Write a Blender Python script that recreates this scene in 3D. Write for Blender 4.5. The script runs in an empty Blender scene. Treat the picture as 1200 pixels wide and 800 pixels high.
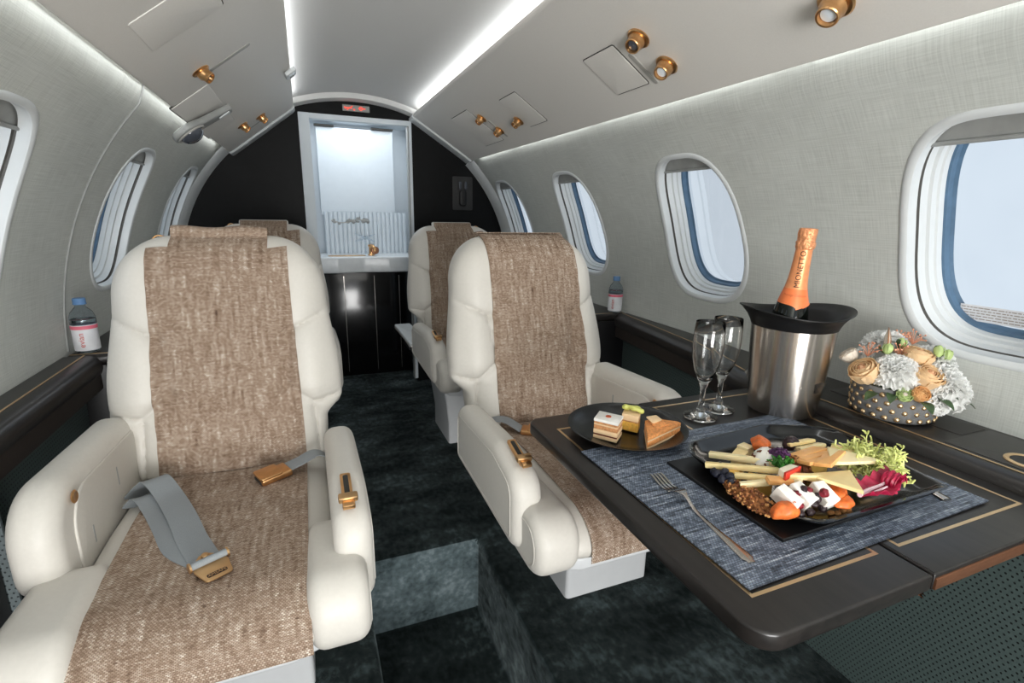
import bpy, bmesh, math, random
from math import pi, sin, cos, radians, sqrt
from mathutils import Vector, Matrix, noise as mnoise
random.seed(7)
S = bpy.context.scene
COL = S.collection

# ------------------------------------------------------------------ camera
cam_d = bpy.data.cameras.new('camera'); cam = bpy.data.objects.new('camera', cam_d); COL.objects.link(cam)
CAMROT = Matrix(((0.92755, 0.07475, -0.36616), (-0.37323, 0.23505, -0.89747), (0.01898, 0.96911, 0.24591)))
cam.matrix_world = Matrix.Translation((0, 0, 1.05)) @ CAMROT.to_quaternion().to_matrix().to_4x4()
cam_d.sensor_width = 36; cam_d.lens = 590 / 1200 * 36; cam_d.clip_start = 0.02; cam_d.clip_end = 60
S.camera = cam
# ------------------------------------------------------------------ world (bright overcast daylight outside)
W = bpy.data.worlds.new('world'); S.world = W; W.use_nodes = True
bg = W.node_tree.nodes['Background']; bg.inputs[0].default_value = (0.80, 0.90, 1.0, 1); bg.inputs[1].default_value = 0.76
S.view_settings.view_transform = 'Standard'; S.view_settings.look = 'None'
S.view_settings.exposure = 0.26; S.view_settings.gamma = 1.0; S.view_settings.use_curve_mapping = False

def area(name, loc, rot, sx, sy, power, col=(1, 1, 1)):
    l = bpy.data.lights.new(name, 'AREA'); l.shape = 'RECTANGLE'; l.size = sx; l.size_y = sy; l.energy = power; l.color = col
    o = bpy.data.objects.new(name, l); o.location = loc; o.rotation_euler = rot; COL.objects.link(o); return o
# cove lamps that run behind the overhead panels (ceiling wash and wall wash)
area('cove_lamp', (0.675, 0.75, 1.556), (0, radians(97), 0), 0.03, 4.4, 9.0, (.95, .975, 1))
area('cove_lamp', (-0.065, 0.75, 1.556), (0, radians(-97), 0), 0.03, 4.4, 9.0, (.95, .975, 1))
area('wall_wash_lamp', (0.972, 0.75, 1.378), (0, radians(8), 0), 0.02, 4.4, 2.8, (.95, .98, 1))
area('wall_wash_lamp', (-0.352, 0.75, 1.358), (0, radians(-8), 0), 0.02, 4.4, 1.5, (.95, .98, 1))
# fill lamp added behind the camera, tilted up to brighten ceiling and cabin
area('added_fill_lamp', (0.05, -1.58, 0.62), (radians(112), 0, 0), 1.05, 1.0, 52.0, (1, .99, .97))
area('lavatory_lamp', (0.34, 3.46, 1.58), (0, 0, 0), 0.6, 0.5, 2.1, (.93, .97, 1))

# ------------------------------------------------------------------ helpers: materials
def lin(c):
    r = []
    for v in c[:3]:
        v = v / 255.
        r.append(v / 12.92 if v <= .04045 else ((v + .055) / 1.055) ** 2.4)
    return (r[0], r[1], r[2], 1)
class NT:
    def __init__(s, name):
        s.m = bpy.data.materials.new(name); s.m.use_nodes = True; s.t = s.m.node_tree
        s.b = s.t.nodes['Principled BSDF']; s.out = s.t.nodes['Material Output']
    def n(s, typ, **kw):
        x = s.t.nodes.new(typ)
        for k, v in kw.items(): setattr(x, k, v)
        return x
    def put(s, sock, v):
        if isinstance(v, bpy.types.NodeSocket): s.t.links.new(v, sock)
        elif v is not None: sock.default_value = v
    def math(s, op, a, b=None, c=None, clamp=False):
        x = s.n('ShaderNodeMath', operation=op, use_clamp=clamp); s.put(x.inputs[0], a)
        if b is not None: s.put(x.inputs[1], b)
        if c is not None: s.put(x.inputs[2], c)
        return x.outputs[0]
    def coord(s, kind='Object'): return s.n('ShaderNodeTexCoord').outputs[kind]
    def scale(s, v, sc, rot=(0, 0, 0)):
        x = s.n('ShaderNodeMapping'); s.put(x.inputs[0], v); x.inputs[3].default_value = sc; x.inputs[2].default_value = rot; return x.outputs[0]
    def noise(s, v, scale=5, detail=3, rough=.5):
        x = s.n('ShaderNodeTexNoise'); s.put(x.inputs['Vector'], v); x.inputs['Scale'].default_value = scale
        x.inputs['Detail'].default_value = detail; x.inputs['Roughness'].default_value = rough; return x.outputs[0]
    def vor(s, v, scale=5, out=0, rnd=1.0):
        x = s.n('ShaderNodeTexVoronoi'); s.put(x.inputs['Vector'], v); x.inputs['Scale'].default_value = scale
        x.inputs['Randomness'].default_value = rnd; return x.outputs[out]
    def ramp(s, f, stops, interp='LINEAR'):
        x = s.n('ShaderNodeValToRGB'); r = x.color_ramp; r.interpolation = interp
        while len(r.elements) < len(stops): r.elements.new(.5)
        for e, (p, c) in zip(r.elements, stops): e.position = p; e.color = c
        s.put(x.inputs[0], f); return x.outputs[0]
    def mix(s, f, a, b, mode='MIX'):
        x = s.n('ShaderNodeMix', data_type='RGBA', blend_type=mode)
        s.put(x.inputs[0], f); s.put(x.inputs[6], a); s.put(x.inputs[7], b); return x.outputs[2]
    def bump(s, h, strength=.3, dist=.001):
        x = s.n('ShaderNodeBump'); s.put(x.inputs['Height'], h); x.inputs['Strength'].default_value = strength
        x.inputs['Distance'].default_value = dist; s.put(s.b.inputs['Normal'], x.outputs[0])
def pm(name, col, rough=.5, metal=0., bump=None, var=0., spec=None, coat=0., sheen=0., trans=0., ior=1.45, sss=0.):
    t = NT(name); b = t.b
    c = lin(col); b.inputs['Base Color'].default_value = c
    b.inputs['Roughness'].default_value = rough; b.inputs['Metallic'].default_value = metal
    if spec is not None: b.inputs['Specular IOR Level'].default_value = spec
    b.inputs['Coat Weight'].default_value = coat; b.inputs['Coat Roughness'].default_value = .1
    b.inputs['Sheen Weight'].default_value = sheen; b.inputs['Transmission Weight'].default_value = trans
    b.inputs['IOR'].default_value = ior
    if sss: b.inputs['Subsurface Weight'].default_value = sss; b.inputs['Subsurface Radius'].default_value = (.008, .005, .003); b.inputs['Subsurface Scale'].default_value = 1
    co = t.coord()
    n = t.noise(co, 30 if not bump else bump[0], 4)
    if var or True:
        v = var or .04
        d = tuple(x * (1 - v * 2.2) for x in c[:3]) + (1,); e = tuple(min(1, x * (1 + v * 2.2)) for x in c[:3]) + (1,)
        t.put(b.inputs['Base Color'], t.ramp(n, [(.3, d), (.7, e)]))
    if bump: t.bump(n, bump[1], bump[2])
    return t.m
M = {}
M['leather'] = pm('cream_leather', (208, 204, 196), .48, bump=(140, .12, .002), var=.008, sheen=.1)
M['leather_side'] = pm('cream_leather_panel', (202, 198, 190), .5, bump=(160, .12, .002), var=.01)
M['shroud'] = pm('pale_grey_shroud', (206, 208, 210), .4, var=.01)
M['white_plastic'] = pm('white_trim_plastic', (216, 220, 221), .38, var=.008)
M['panel'] = pm('warm_white_panel', (226, 223, 217), .5, bump=(300, .06, .001), var=.008)
M['headliner'] = pm('headliner', (230, 230, 228), .7, bump=(350, .06, .001), var=.006)
M['shadow_gap'] = pm('dark_gap', (52, 50, 46), .8)
M['track_grey'] = pm('track_grey', (176, 174, 168), .5)
M['grey_trim'] = pm('grey_trim', (152, 154, 152), .45)
M['bronze'] = pm('bronze_metal', (220, 172, 120), .28, 1., bump=(60, .05, .001), var=.05)
M['bronze_light'] = pm('satin_bronze', (206, 168, 122), .36, 1., var=.04)
M['gold'] = pm('gold_inlay', (236, 204, 160), .38, 1., var=.03)
M['copper'] = pm('copper_edge', (150, 104, 78), .4, .8, var=.05)
M['steel'] = pm('polished_steel', (196, 190, 184), .16, 1., var=.02)
M['black_plastic'] = pm('black_collar', (22, 22, 23), .38, var=.05, spec=.4)
M['black_gloss'] = pm('black_gloss', (10, 10, 11), .17, var=.05, coat=.4)
M['black_plate'] = pm('black_plate', (15, 15, 16), .24, var=.05)
M['black_board'] = pm('black_board', (12, 12, 14), .42, var=.05)
M['bulkhead'] = pm('bulkhead_black', (12, 13, 14), .45, var=.1, spec=.16)
M['channel_grey'] = pm('channel_grey', (104, 103, 100), .7)
M['rubber'] = pm('rubber_dark', (40, 40, 40), .6)
M['belt'] = pm('grey_belt_webbing', (140, 146, 150), .55, bump=(900, .2, .001), var=.05)
M['gasket'] = pm('blue_window_seal', (84, 112, 138), .45, var=.08)
M['water'] = pm('water', (235, 243, 248), .02, trans=1., ior=1.33)
M['clear'] = pm('clear_plastic', (236, 242, 248), .05, trans=1., ior=1.2)
M['glass'] = pm('glass', (250, 252, 252), .01, trans=1., ior=1.45)
M['cap_blue'] = pm('blue_cap', (92, 130, 175), .4)
M['label_white'] = pm('label_white', (225, 226, 230), .5)
M['label_pink'] = pm('label_pink', (225, 110, 130), .5)
M['ink_red'] = pm('ink_red', (200, 90, 80), .6)
M['ink_dark'] = pm('ink_dark', (60, 42, 30), .6)
M['ink_orange'] = pm('ink_orange', (196, 92, 52), .5)
M['faint_ink'] = pm('faint_ink', (160, 152, 145), .7)
M['foil'] = pm('orange_foil', (240, 158, 106), .36, .35, bump=(90, .15, .002), var=.04)
M['foil_crumple'] = pm('crumpled_foil', (238, 160, 112), .3, .45, bump=(160, .9, .004), var=.1)
M['foil_band'] = pm('orange_band', (238, 128, 74), .4, .1, var=.03)
M['bottle_glass'] = pm('dark_bottle_glass', (12, 16, 12), .06, spec=.6)
M['lavatory_white'] = pm('lavatory_white', (222, 230, 236), .5, var=.006)
M['counter'] = pm('counter_white', (228, 231, 232), .25, var=.02)
M['lens_smoke'] = pm('smoke_lens', (70, 74, 82), .1, spec=.6, coat=.5)

def m_glass_pane():
    t = NT('window_glass'); nt = t.t
    tr = t.n('ShaderNodeBsdfTransparent'); gl = t.n('ShaderNodeBsdfGlossy'); gl.inputs['Roughness'].default_value = .03
    fr = t.n('ShaderNodeFresnel'); fr.inputs[0].default_value = 1.4
    f = t.math('MULTIPLY', fr.outputs[0], .25); n = t.noise(t.coord(), 8, 3)
    tr.inputs[0].default_value = (.96, .98, 1, 1)
    t.put(tr.inputs[0], t.ramp(n, [(.3, (.93, .95, .97, 1)), (.7, (.97, .985, 1, 1))]))
    mx = t.n('ShaderNodeMixShader'); t.put(mx.inputs[0], f); t.put(mx.inputs[1], tr.outputs[0]); t.put(mx.inputs[2], gl.outputs[0])
    nt.links.new(mx.outputs[0], t.out.inputs[0]); return t.m
M['pane'] = m_glass_pane()
def m_emit(name, c, s):
    t = NT(name); t.b.inputs['Base Color'].default_value = c; t.b.inputs['Emission Color'].default_value = c
    t.b.inputs['Emission Strength'].default_value = s; return t.m
M['sign_red'] = m_emit('lit_sign_red', lin((225, 75, 60)), .9)
M['sign_face'] = m_emit('lit_sign_face', lin((120, 122, 118)), .25)

def m_tweed():
    t = NT('woven_tweed'); uv = t.n('ShaderNodeUVMap').outputs[0]
    sep = t.n('ShaderNodeSeparateXYZ'); t.put(sep.inputs[0], uv); u, v = sep.outputs[0], sep.outputs[1]
    us = t.math('DIVIDE', u, .0044); vs = t.math('DIVIDE', v, .0024)
    row = t.math('FLOOR', vs); alt = t.math('MULTIPLY', t.math('MODULO', t.math('ABSOLUTE', row), 2.), .5)
    ua = t.math('ADD', us, alt); col = t.math('FLOOR', ua)
    fu = t.math('ABSOLUTE', t.math('SUBTRACT', t.math('FRACT', ua), .5)); fv = t.math('ABSOLUTE', t.math('SUBTRACT', t.math('FRACT', vs), .5))
    cmb = t.n('ShaderNodeCombineXYZ'); t.put(cmb.inputs[0], col); t.put(cmb.inputs[1], row)
    wn = t.n('ShaderNodeTexWhiteNoise', noise_dimensions='2D'); t.put(wn.inputs[0], cmb.outputs[0])
    # long slubs: warp threads change along v slowly, weft rows in short dashes
    cc = t.n('ShaderNodeCombineXYZ'); t.put(cc.inputs[0], t.math('MULTIPLY', col, .61)); t.put(cc.inputs[1], t.math('MULTIPLY', row, .035))
    warp = t.noise(cc.outputs[0], 1.0, 2)
    c2 = t.n('ShaderNodeCombineXYZ'); t.put(c2.inputs[0], t.math('MULTIPLY', col, .06)); t.put(c2.inputs[1], t.math('MULTIPLY', row, .7))
    weft = t.noise(c2.outputs[0], 1.0, 2)
    f = t.math('ADD', t.math('MULTIPLY', wn.outputs[0], .32), t.math('ADD', t.math('MULTIPLY', warp, .86), t.math('MULTIPLY', weft, .42)))
    f = t.math('SUBTRACT', f, .29)
    c = t.ramp(f, [(.10, lin((78, 61, 51))), (.26, lin((134, 113, 96))), (.48, lin((168, 147, 129))), (.66, lin((190, 172, 155))), (.84, lin((226, 214, 200)))])
    edge = t.math('MAXIMUM', fu, fv)
    gap = t.math('GREATER_THAN', edge, .36)
    c = t.mix(t.math('MULTIPLY', gap, .62), c, lin((104, 80, 62)))
    t.put(t.b.inputs['Base Color'], c); t.b.inputs['Roughness'].default_value = .85; t.b.inputs['Specular IOR Level'].default_value = .2
    h = t.math('SUBTRACT', 1., t.math('ADD', t.math('POWER', fu, 2.), t.math('POWER', fv, 2.)))
    t.bump(h, .8, .0025); return t.m
M['tweed'] = m_tweed()
def m_linen():
    t = NT('wall_linen'); uv = t.n('ShaderNodeUVMap').outputs[0]
    a = t.noise(t.scale(uv, (12, 420, 1)), 1, 3); b = t.noise(t.scale(uv, (420, 12, 1)), 1, 3)
    big = t.noise(uv, 5, 3)
    f = t.math('ADD', t.math('MULTIPLY', t.math('ADD', a, b), .5), t.math('MULTIPLY', t.math('SUBTRACT', big, .5), .25))
    t.put(t.b.inputs['Base Color'], t.ramp(f, [(.30, lin((182, 185, 180))), (.5, lin((198, 201, 196))), (.72, lin((212, 215, 210)))]))
    t.b.inputs['Roughness'].default_value = .8; t.b.inputs['Specular IOR Level'].default_value = .25
    t.bump(f, .35, .0008); return t.m
M['linen'] = m_linen()
def m_perf(name, ca, cb, pitch=.0095):
    t = NT(name); uv = t.n('ShaderNodeUVMap').outputs[0]
    sep = t.n('ShaderNodeSeparateXYZ'); t.put(sep.inputs[0], uv)
    us = t.math('DIVIDE', sep.outputs[0], pitch); vs = t.math('DIVIDE', sep.outputs[1], pitch)
    row = t.math('FLOOR', vs); us = t.math('ADD', us, t.math('MULTIPLY', t.math('MODULO', t.math('ABSOLUTE', row), 2.), .5))
    fu = t.math('SUBTRACT', t.math('FRACT', us), .5); fv = t.math('SUBTRACT', t.math('FRACT', vs), .5)
    d = t.math('SQRT', t.math('ADD', t.math('MULTIPLY', fu, fu), t.math('MULTIPLY', fv, fv)))
    hole = t.math('LESS_THAN', d, .2)
    base = t.ramp(t.noise(uv, 120, 3), [(.3, tuple(x * .85 for x in lin(ca)[:3]) + (1,)), (.7, lin(ca))])
    t.put(t.b.inputs['Base Color'], t.mix(hole, base, lin(cb))); t.b.inputs['Roughness'].default_value = .5
    t.bump(t.math('SUBTRACT', 1., hole), .6, .002); return t.m
M['perf_green'] = m_perf('perforated_green_leather', (74, 88, 86), (12, 15, 15))
M['perf_pale'] = m_perf('perforated_pale_leather', (112, 122, 124), (50, 56, 58), .0095)
def m_wood():
    t = NT('dark_satin_wood'); co = t.coord()
    a = t.noise(t.scale(co, (40, 3, 40)), 1.5, 5, .6)
    t.put(t.b.inputs['Base Color'], t.ramp(a, [(.3, lin((26, 24, 23))), (.7, lin((42, 38, 36)))]))
    t.b.inputs['Roughness'].default_value = .3; t.b.inputs['Specular IOR Level'].default_value = .5
    t.bump(a, .15, .0006); return t.m
M['wood'] = m_wood()
M['fascia'] = pm('espresso_fascia', (44, 37, 33), .45, bump=(200, .1, .001), var=.06)
def m_carpet(name, lo, mid_, hi, sh):
    t = NT(name); co = t.coord()
    nap = t.noise(t.scale(co, (1.6, 2.6, 2.0)), 2.4, 5, .62); fine = t.noise(co, 700, 2); mid = t.noise(t.scale(co, (1, .6, 1)), 60, 3)
    f = t.math('ADD', t.math('MULTIPLY', nap, .9), t.math('MULTIPLY', t.math('SUBTRACT', mid, .5), .35))
    c = t.ramp(f, [(.30, lin(lo)), (.50, lin(mid_)), (.68, lin(hi))])
    c = t.mix(.35, c, t.ramp(fine, [(.3, (.4, .4, .4, 1)), (.7, (1.5, 1.5, 1.5, 1))]), 'MULTIPLY')
    t.put(t.b.inputs['Base Color'], c); t.b.inputs['Roughness'].default_value = 1.
    t.b.inputs['Specular IOR Level'].default_value = .05
    t.put(t.b.inputs['Sheen Weight'], t.math('MULTIPLY', t.ramp(f, [(.34, (.15, .15, .15, 1)), (.66, (1, 1, 1, 1))]), sh)); t.b.inputs['Sheen Roughness'].default_value = .4
    t.b.inputs['Sheen Tint'].default_value = (.75, .88, .9, 1)
    t.bump(t.math('ADD', fine, t.math('MULTIPLY', mid, .8)), .7, .004); return t.m
M['carpet'] = m_carpet('plush_carpet', (19, 25, 25), (33, 41, 41), (84, 98, 100), .45)
M['carpet_side'] = m_carpet('plush_carpet_side', (24, 31, 31), (46, 56, 58), (92, 104, 106), .5)  # same carpet a little lighter: light on the well's sides put into the colour
M['carpet_riser_lit'] = m_carpet('plush_carpet_riser_lit', (50, 60, 62), (96, 110, 114), (150, 164, 168), .8)  # same carpet much lighter: the bright riser's light is put into the colour
def m_mat():
    t = NT('woven_placemat'); uv = t.n('ShaderNodeUVMap').outputs[0]
    sep = t.n('ShaderNodeSeparateXYZ'); t.put(sep.inputs[0], uv)
    us = t.math('DIVIDE', sep.outputs[0], .0044); vs = t.math('DIVIDE', sep.outputs[1], .0034)
    row = t.math('FLOOR', vs); ua = t.math('ADD', us, t.math('MULTIPLY', t.math('MODULO', t.math('ABSOLUTE', row), 2.), .5)); col = t.math('FLOOR', ua)
    fu = t.math('ABSOLUTE', t.math('SUBTRACT', t.math('FRACT', ua), .5)); fv = t.math('ABSOLUTE', t.math('SUBTRACT', t.math('FRACT', vs), .5))
    cmb = t.n('ShaderNodeCombineXYZ'); t.put(cmb.inputs[0], t.math('MULTIPLY', col, .045)); t.put(cmb.inputs[1], t.math('MULTIPLY', row, .8))
    st = t.noise(cmb.outputs[0], 1., 4, .7)
    c3 = t.n('ShaderNodeCombineXYZ'); t.put(c3.inputs[0], col); t.put(c3.inputs[1], row)
    wn = t.n('ShaderNodeTexWhiteNoise', noise_dimensions='2D'); t.put(wn.inputs[0], c3.outputs[0])
    f = t.math('ADD', st, t.math('MULTIPLY', t.math('SUBTRACT', wn.outputs[0], .5), .16))
    c = t.ramp(f, [(.30, lin((44, 52, 64))), (.44, lin((92, 104, 122))), (.56, lin((140, 152, 170))), (.72, lin((196, 204, 216)))])
    gap = t.math('GREATER_THAN', t.math('MAXIMUM', fu, fv), .39)
    c = t.mix(t.math('MULTIPLY', gap, .7), c, lin((22, 26, 33)))
    t.put(t.b.inputs['Base Color'], c); t.b.inputs['Roughness'].default_value = .45
    t.bump(t.math('SUBTRACT', 1., t.math('ADD', fu, fv)), .6, .0015); return t.m
M['placemat'] = m_mat()
def m_brushed():
    t = NT('brushed_steel'); co = t.coord()
    a = t.noise(t.scale(co, (3, 3, 900)), 1., 3, .6)
    t.put(t.b.inputs['Base Color'], t.ramp(a, [(.3, lin((196, 188, 180))), (.7, lin((214, 207, 200)))]))
    t.b.inputs['Metallic'].default_value = 1.; t.b.inputs['Roughness'].default_value = .27
    t.b.inputs['Anisotropic'].default_value = .95; t.b.inputs['Anisotropic Rotation'].default_value = .25
    tg = t.n('ShaderNodeTangent', direction_type='RADIAL', axis='Z'); t.put(t.b.inputs['Tangent'], tg.outputs[0])
    return t.m
M['brushed'] = m_brushed()
M['ruffle_white'] = pm('petal_white', (244, 243, 240), .6, var=.02, sss=.2)
M['petal_peach'] = pm('petal_peach', (250, 214, 160), .6, var=.06, sss=.2)
M['petal_peach_deep'] = pm('petal_apricot', (246, 184, 126), .6, var=.06, sss=.2)
M['petal_cream'] = pm('petal_cream', (245, 226, 200), .6, var=.05, sss=.2)
def m_petal(name, col, var=.03):
    t = NT(name); c = lin(col)
    n = t.noise(t.coord(), 60, 3); cc = t.ramp(n, [(.3, tuple(x * (1 - var) for x in c[:3]) + (1,)), (.7, c)])
    t.put(t.b.inputs['Base Color'], cc); t.b.inputs['Roughness'].default_value = .6; t.b.inputs['Specular IOR Level'].default_value = .2
    tr = t.n('ShaderNodeBsdfTranslucent'); t.put(tr.inputs[0], cc); mx = t.n('ShaderNodeMixShader'); mx.inputs[0].default_value = .42
    t.put(mx.inputs[1], t.b.outputs[0]); t.put(mx.inputs[2], tr.outputs[0]); t.t.links.new(mx.outputs[0], t.out.inputs[0]); return t.m
M['ruffle_white'] = m_petal('petal_white', (252, 252, 250)); M['petal_peach'] = m_petal('petal_peach', (255, 230, 188), .06)
M['petal_peach_deep'] = m_petal('petal_apricot', (255, 212, 168), .06); M['petal_cream'] = m_petal('petal_cream', (254, 246, 234), .05)
M['petal_gold'] = m_petal('petal_gold', (252, 208, 146), .08)
M['leaf_green'] = pm('leaf_green', (62, 84, 52), .5, var=.15)
M['bud_green'] = pm('bud_green', (176, 196, 128), .5, var=.08)
M['pod_brown'] = pm('pod_brown', (164, 118, 84), .5, .2, var=.2)
M['rose_gold'] = pm('rose_gold_sprig', (222, 160, 130), .4, .3, var=.1)
M['concrete'] = pm('grey_concrete', (112, 112, 112), .7, bump=(60, .3, .003), var=.08)

# ------------------------------------------------------------------ helpers: meshes
def obj(name, bm, mat, parent=None, smooth=35, loc=None, rot=None, uvf=None):
    me = bpy.data.meshes.new(name)
    if uvf:
        uvl = bm.loops.layers.uv.verify()
        for f in bm.faces:
            for l in f.loops: l[uvl].uv = uvf(l.vert.co)
    bm.normal_update(); bm.to_mesh(me); bm.free()
    for m in (mat if isinstance(mat, (list, tuple)) else [mat]): me.materials.append(M[m])
    if smooth:
        for p in me.polygons: p.use_smooth = True
        me.set_sharp_from_angle(angle=radians(smooth))
    o = bpy.data.objects.new(name, me); COL.objects.link(o)
    if parent: o.parent = parent
    if loc: o.location = loc
    if rot: o.rotation_euler = rot
    return o
def tag(o, label, cat, group=None):
    o['label'] = label; o['category'] = cat
    if group: o['group'] = group
    return o
def thing(name, label, cat, loc=(0, 0, 0), rz=0, group=None):
    o = bpy.data.objects.new(name, None); COL.objects.link(o); o.empty_display_size = .05
    o.location = loc; o.rotation_euler = (0, 0, rz); return tag(o, label, cat, group)
def struct(name, bm, mat, parent=None, **k):
    o = obj(name, bm, mat, parent, **k)
    if not parent: o['kind'] = 'structure'
    return o
def rings(bm, rs, closed=True, cap0=True, cap1=True, mi=0):
    vs = [[bm.verts.new(p) for p in r] for r in rs]
    n = len(rs[0])
    for a, b in zip(vs, vs[1:]):
        for i in range(n if closed else n - 1):
            j = (i + 1) % n
            try: f = bm.faces.new((a[i], a[j], b[j], b[i])); f.material_index = mi
            except ValueError: pass
    if closed and cap0: bm.faces.new(list(reversed(vs[0]))).material_index = mi
    if closed and cap1: bm.faces.new(vs[-1]).material_index = mi
    return bm
def fix(bm): bmesh.ops.recalc_face_normals(bm, faces=bm.faces); return bm
def box(x0, x1, y0, y1, z0, z1, bev=0., seg=2, bm=None):
    b = bmesh.new()
    bmesh.ops.create_cube(b, size=1)
    for v in b.verts: v.co = Vector(((x0 + x1) / 2 + v.co.x * (x1 - x0), (y0 + y1) / 2 + v.co.y * (y1 - y0), (z0 + z1) / 2 + v.co.z * (z1 - z0)))
    if bev: bmesh.ops.bevel(b, geom=list(b.edges), offset=bev, segments=seg, profile=.5, affect='EDGES')
    if bm is None: return b
    merge(bm, b); return bm
def merge(bm, b, mat=None):
    me = bpy.data.meshes.new('t'); b.to_mesh(me); b.free()
    if mat is not None: me.transform(mat)
    bm.from_mesh(me); bpy.data.meshes.remove(me); return bm
def lathe(prof, seg=48, fn=None):
    bm = bmesh.new(); rs = []
    for r, z in prof:
        rs.append([Vector((max(r, 1e-5) * cos(2 * pi * i / seg), max(r, 1e-5) * sin(2 * pi * i / seg), z)) for i in range(seg)])
    if fn: rs = [[fn(p, k) for p in r] for k, r in enumerate(rs)]
    rings(bm, rs); return fix(bm)
def fillet(pts, rad, seg=6):
    out = []; n = len(pts)
    for i in range(n):
        p = Vector(pts[i]); a = Vector(pts[i - 1]); b = Vector(pts[(i + 1) % n]); r = rad[i] if isinstance(rad, (list, tuple)) else rad
        da = (a - p).normalized(); db = (b - p).normalized(); ang = da.angle(db)
        if r < 1e-5: out.append(p); continue
        t = min(r / math.tan(ang / 2), (a - p).length * .49, (b - p).length * .49); rr = t * math.tan(ang / 2)
        c = p + (da + db).normalized() * (rr / sin(ang / 2))
        s = p + da * t - c; e = p + db * t - c
        a0 = math.atan2(s.y, s.x); a1 = math.atan2(e.y, e.x); d = (a1 - a0 + pi) % (2 * pi) - pi
        for k in range(seg + 1): out.append(c + Vector((cos(a0 + d * k / seg), sin(a0 + d * k / seg))) * rr)
    return out
def inset(pts, d):
    n = len(pts); out = []
    ar = sum(pts[i].x * pts[(i + 1) % n].y - pts[(i + 1) % n].x * pts[i].y for i in range(n)); sg = 1 if ar > 0 else -1
    for i in range(n):
        e0 = (pts[i] - pts[i - 1]); e1 = (pts[(i + 1) % n] - pts[i])
        if e0.length < 1e-7: e0 = e1
        if e1.length < 1e-7: e1 = e0
        n0 = Vector((-e0.y, e0.x)).normalized() * sg; n1 = Vector((-e1.y, e1.x)).normalized() * sg
        m = (n0 + n1)
        m = n0 if m.length < 1e-6 else m.normalized()
        out.append(pts[i] + m * d / max(.4, m.dot(n0)))
    return out
def slab(pts, z0, z1, r=0., seg=4, fn=None):
    pts = [Vector(p) for p in pts]; rs = []; r = min(r, (z1 - z0) / 2)
    L = []
    if r > 0:
        for k in range(seg + 1): a = pi / 2 * k / seg; L.append((r * (1 - sin(a)), z0 + r * (1 - cos(a))))
        for k in range(seg + 1): a = pi / 2 * k / seg; L.append((r * (1 - cos(a)), z1 - r * (1 - sin(a))))
    else: L = [(0, z0), (0, z1)]
    for d, z in L:
        q = inset(pts, d) if d > 0 else pts
        rs.append([Vector((p.x, p.y, z)) for p in q])
    if fn: rs = [[fn(p) for p in r_] for r_ in rs]
    bm = bmesh.new(); rings(bm, rs); return fix(bm)
def rect(x0, x1, y0, y1, r=0., seg=6): return fillet([(x0, y0), (x1, y0), (x1, y1), (x0, y1)], r, seg)
def tube(pts, rad, seg=8, closed=False, bm=None):
    pts = [Vector(p) for p in pts]; n = len(pts); rs = []; up = None
    for i, p in enumerate(pts):
        if closed: t = pts[(i + 1) % n] - pts[i - 1]
        else: t = pts[min(i + 1, n - 1)] - pts[max(i - 1, 0)]
        t.normalize()
        if up is None:
            up = Vector((0, 0, 1)) if abs(t.z) < .9 else Vector((1, 0, 0))
        a = t.cross(up).normalized(); b = a.cross(t).normalized(); up = b
        r = rad[i] if isinstance(rad, (list, tuple)) else rad
        rs.append([p + a * (r * cos(2 * pi * k / seg)) + b * (r * sin(2 * pi * k / seg)) for k in range(seg)])
    bm = bm or bmesh.new()
    if closed: rs.append(rs[0]); rings(bm, rs, True, False, False); bmesh.ops.remove_doubles(bm, verts=bm.verts, dist=1e-6)
    else: rings(bm, rs)
    return fix(bm)
def ribbon(pts, wdir, w, th, bm=None):
    """flat strap: path pts, width direction vector(s), width, thickness"""
    pts = [Vector(p) for p in pts]; n = len(pts); rs = []
    for i, p in enumerate(pts):
        t = (pts[min(i + 1, n - 1)] - pts[max(i - 1, 0)]).normalized()
        a = Vector(wdir[i] if isinstance(wdir, list) else wdir); a = (a - t * a.dot(t)).normalized(); b = t.cross(a).normalized()
        q = [(-.5, -.35), (-.46, -.5), (.46, -.5), (.5, -.35), (.5, .35), (.46, .5), (-.46, .5), (-.5, .35)]
        rs.append([p + a * (x * w) + b * (y * th) for x, y in q])
    bm = bm or bmesh.new(); rings(bm, rs); return fix(bm)
def smooth_path(pts, n=8):
    pts = [Vector(p) for p in pts]; out = []
    for i in range(len(pts) - 1):
        p0 = pts[max(i - 1, 0)]; p1 = pts[i]; p2 = pts[i + 1]; p3 = pts[min(i + 2, len(pts) - 1)]
        for k in range(n):
            t = k / n
            out.append(.5 * ((2 * p1) + (p2 - p0) * t + (2 * p0 - 5 * p1 + 4 * p2 - p3) * t * t + (3 * p1 - p0 - 3 * p2 + p3) * t ** 3))
    out.append(pts[-1]); return out
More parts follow.
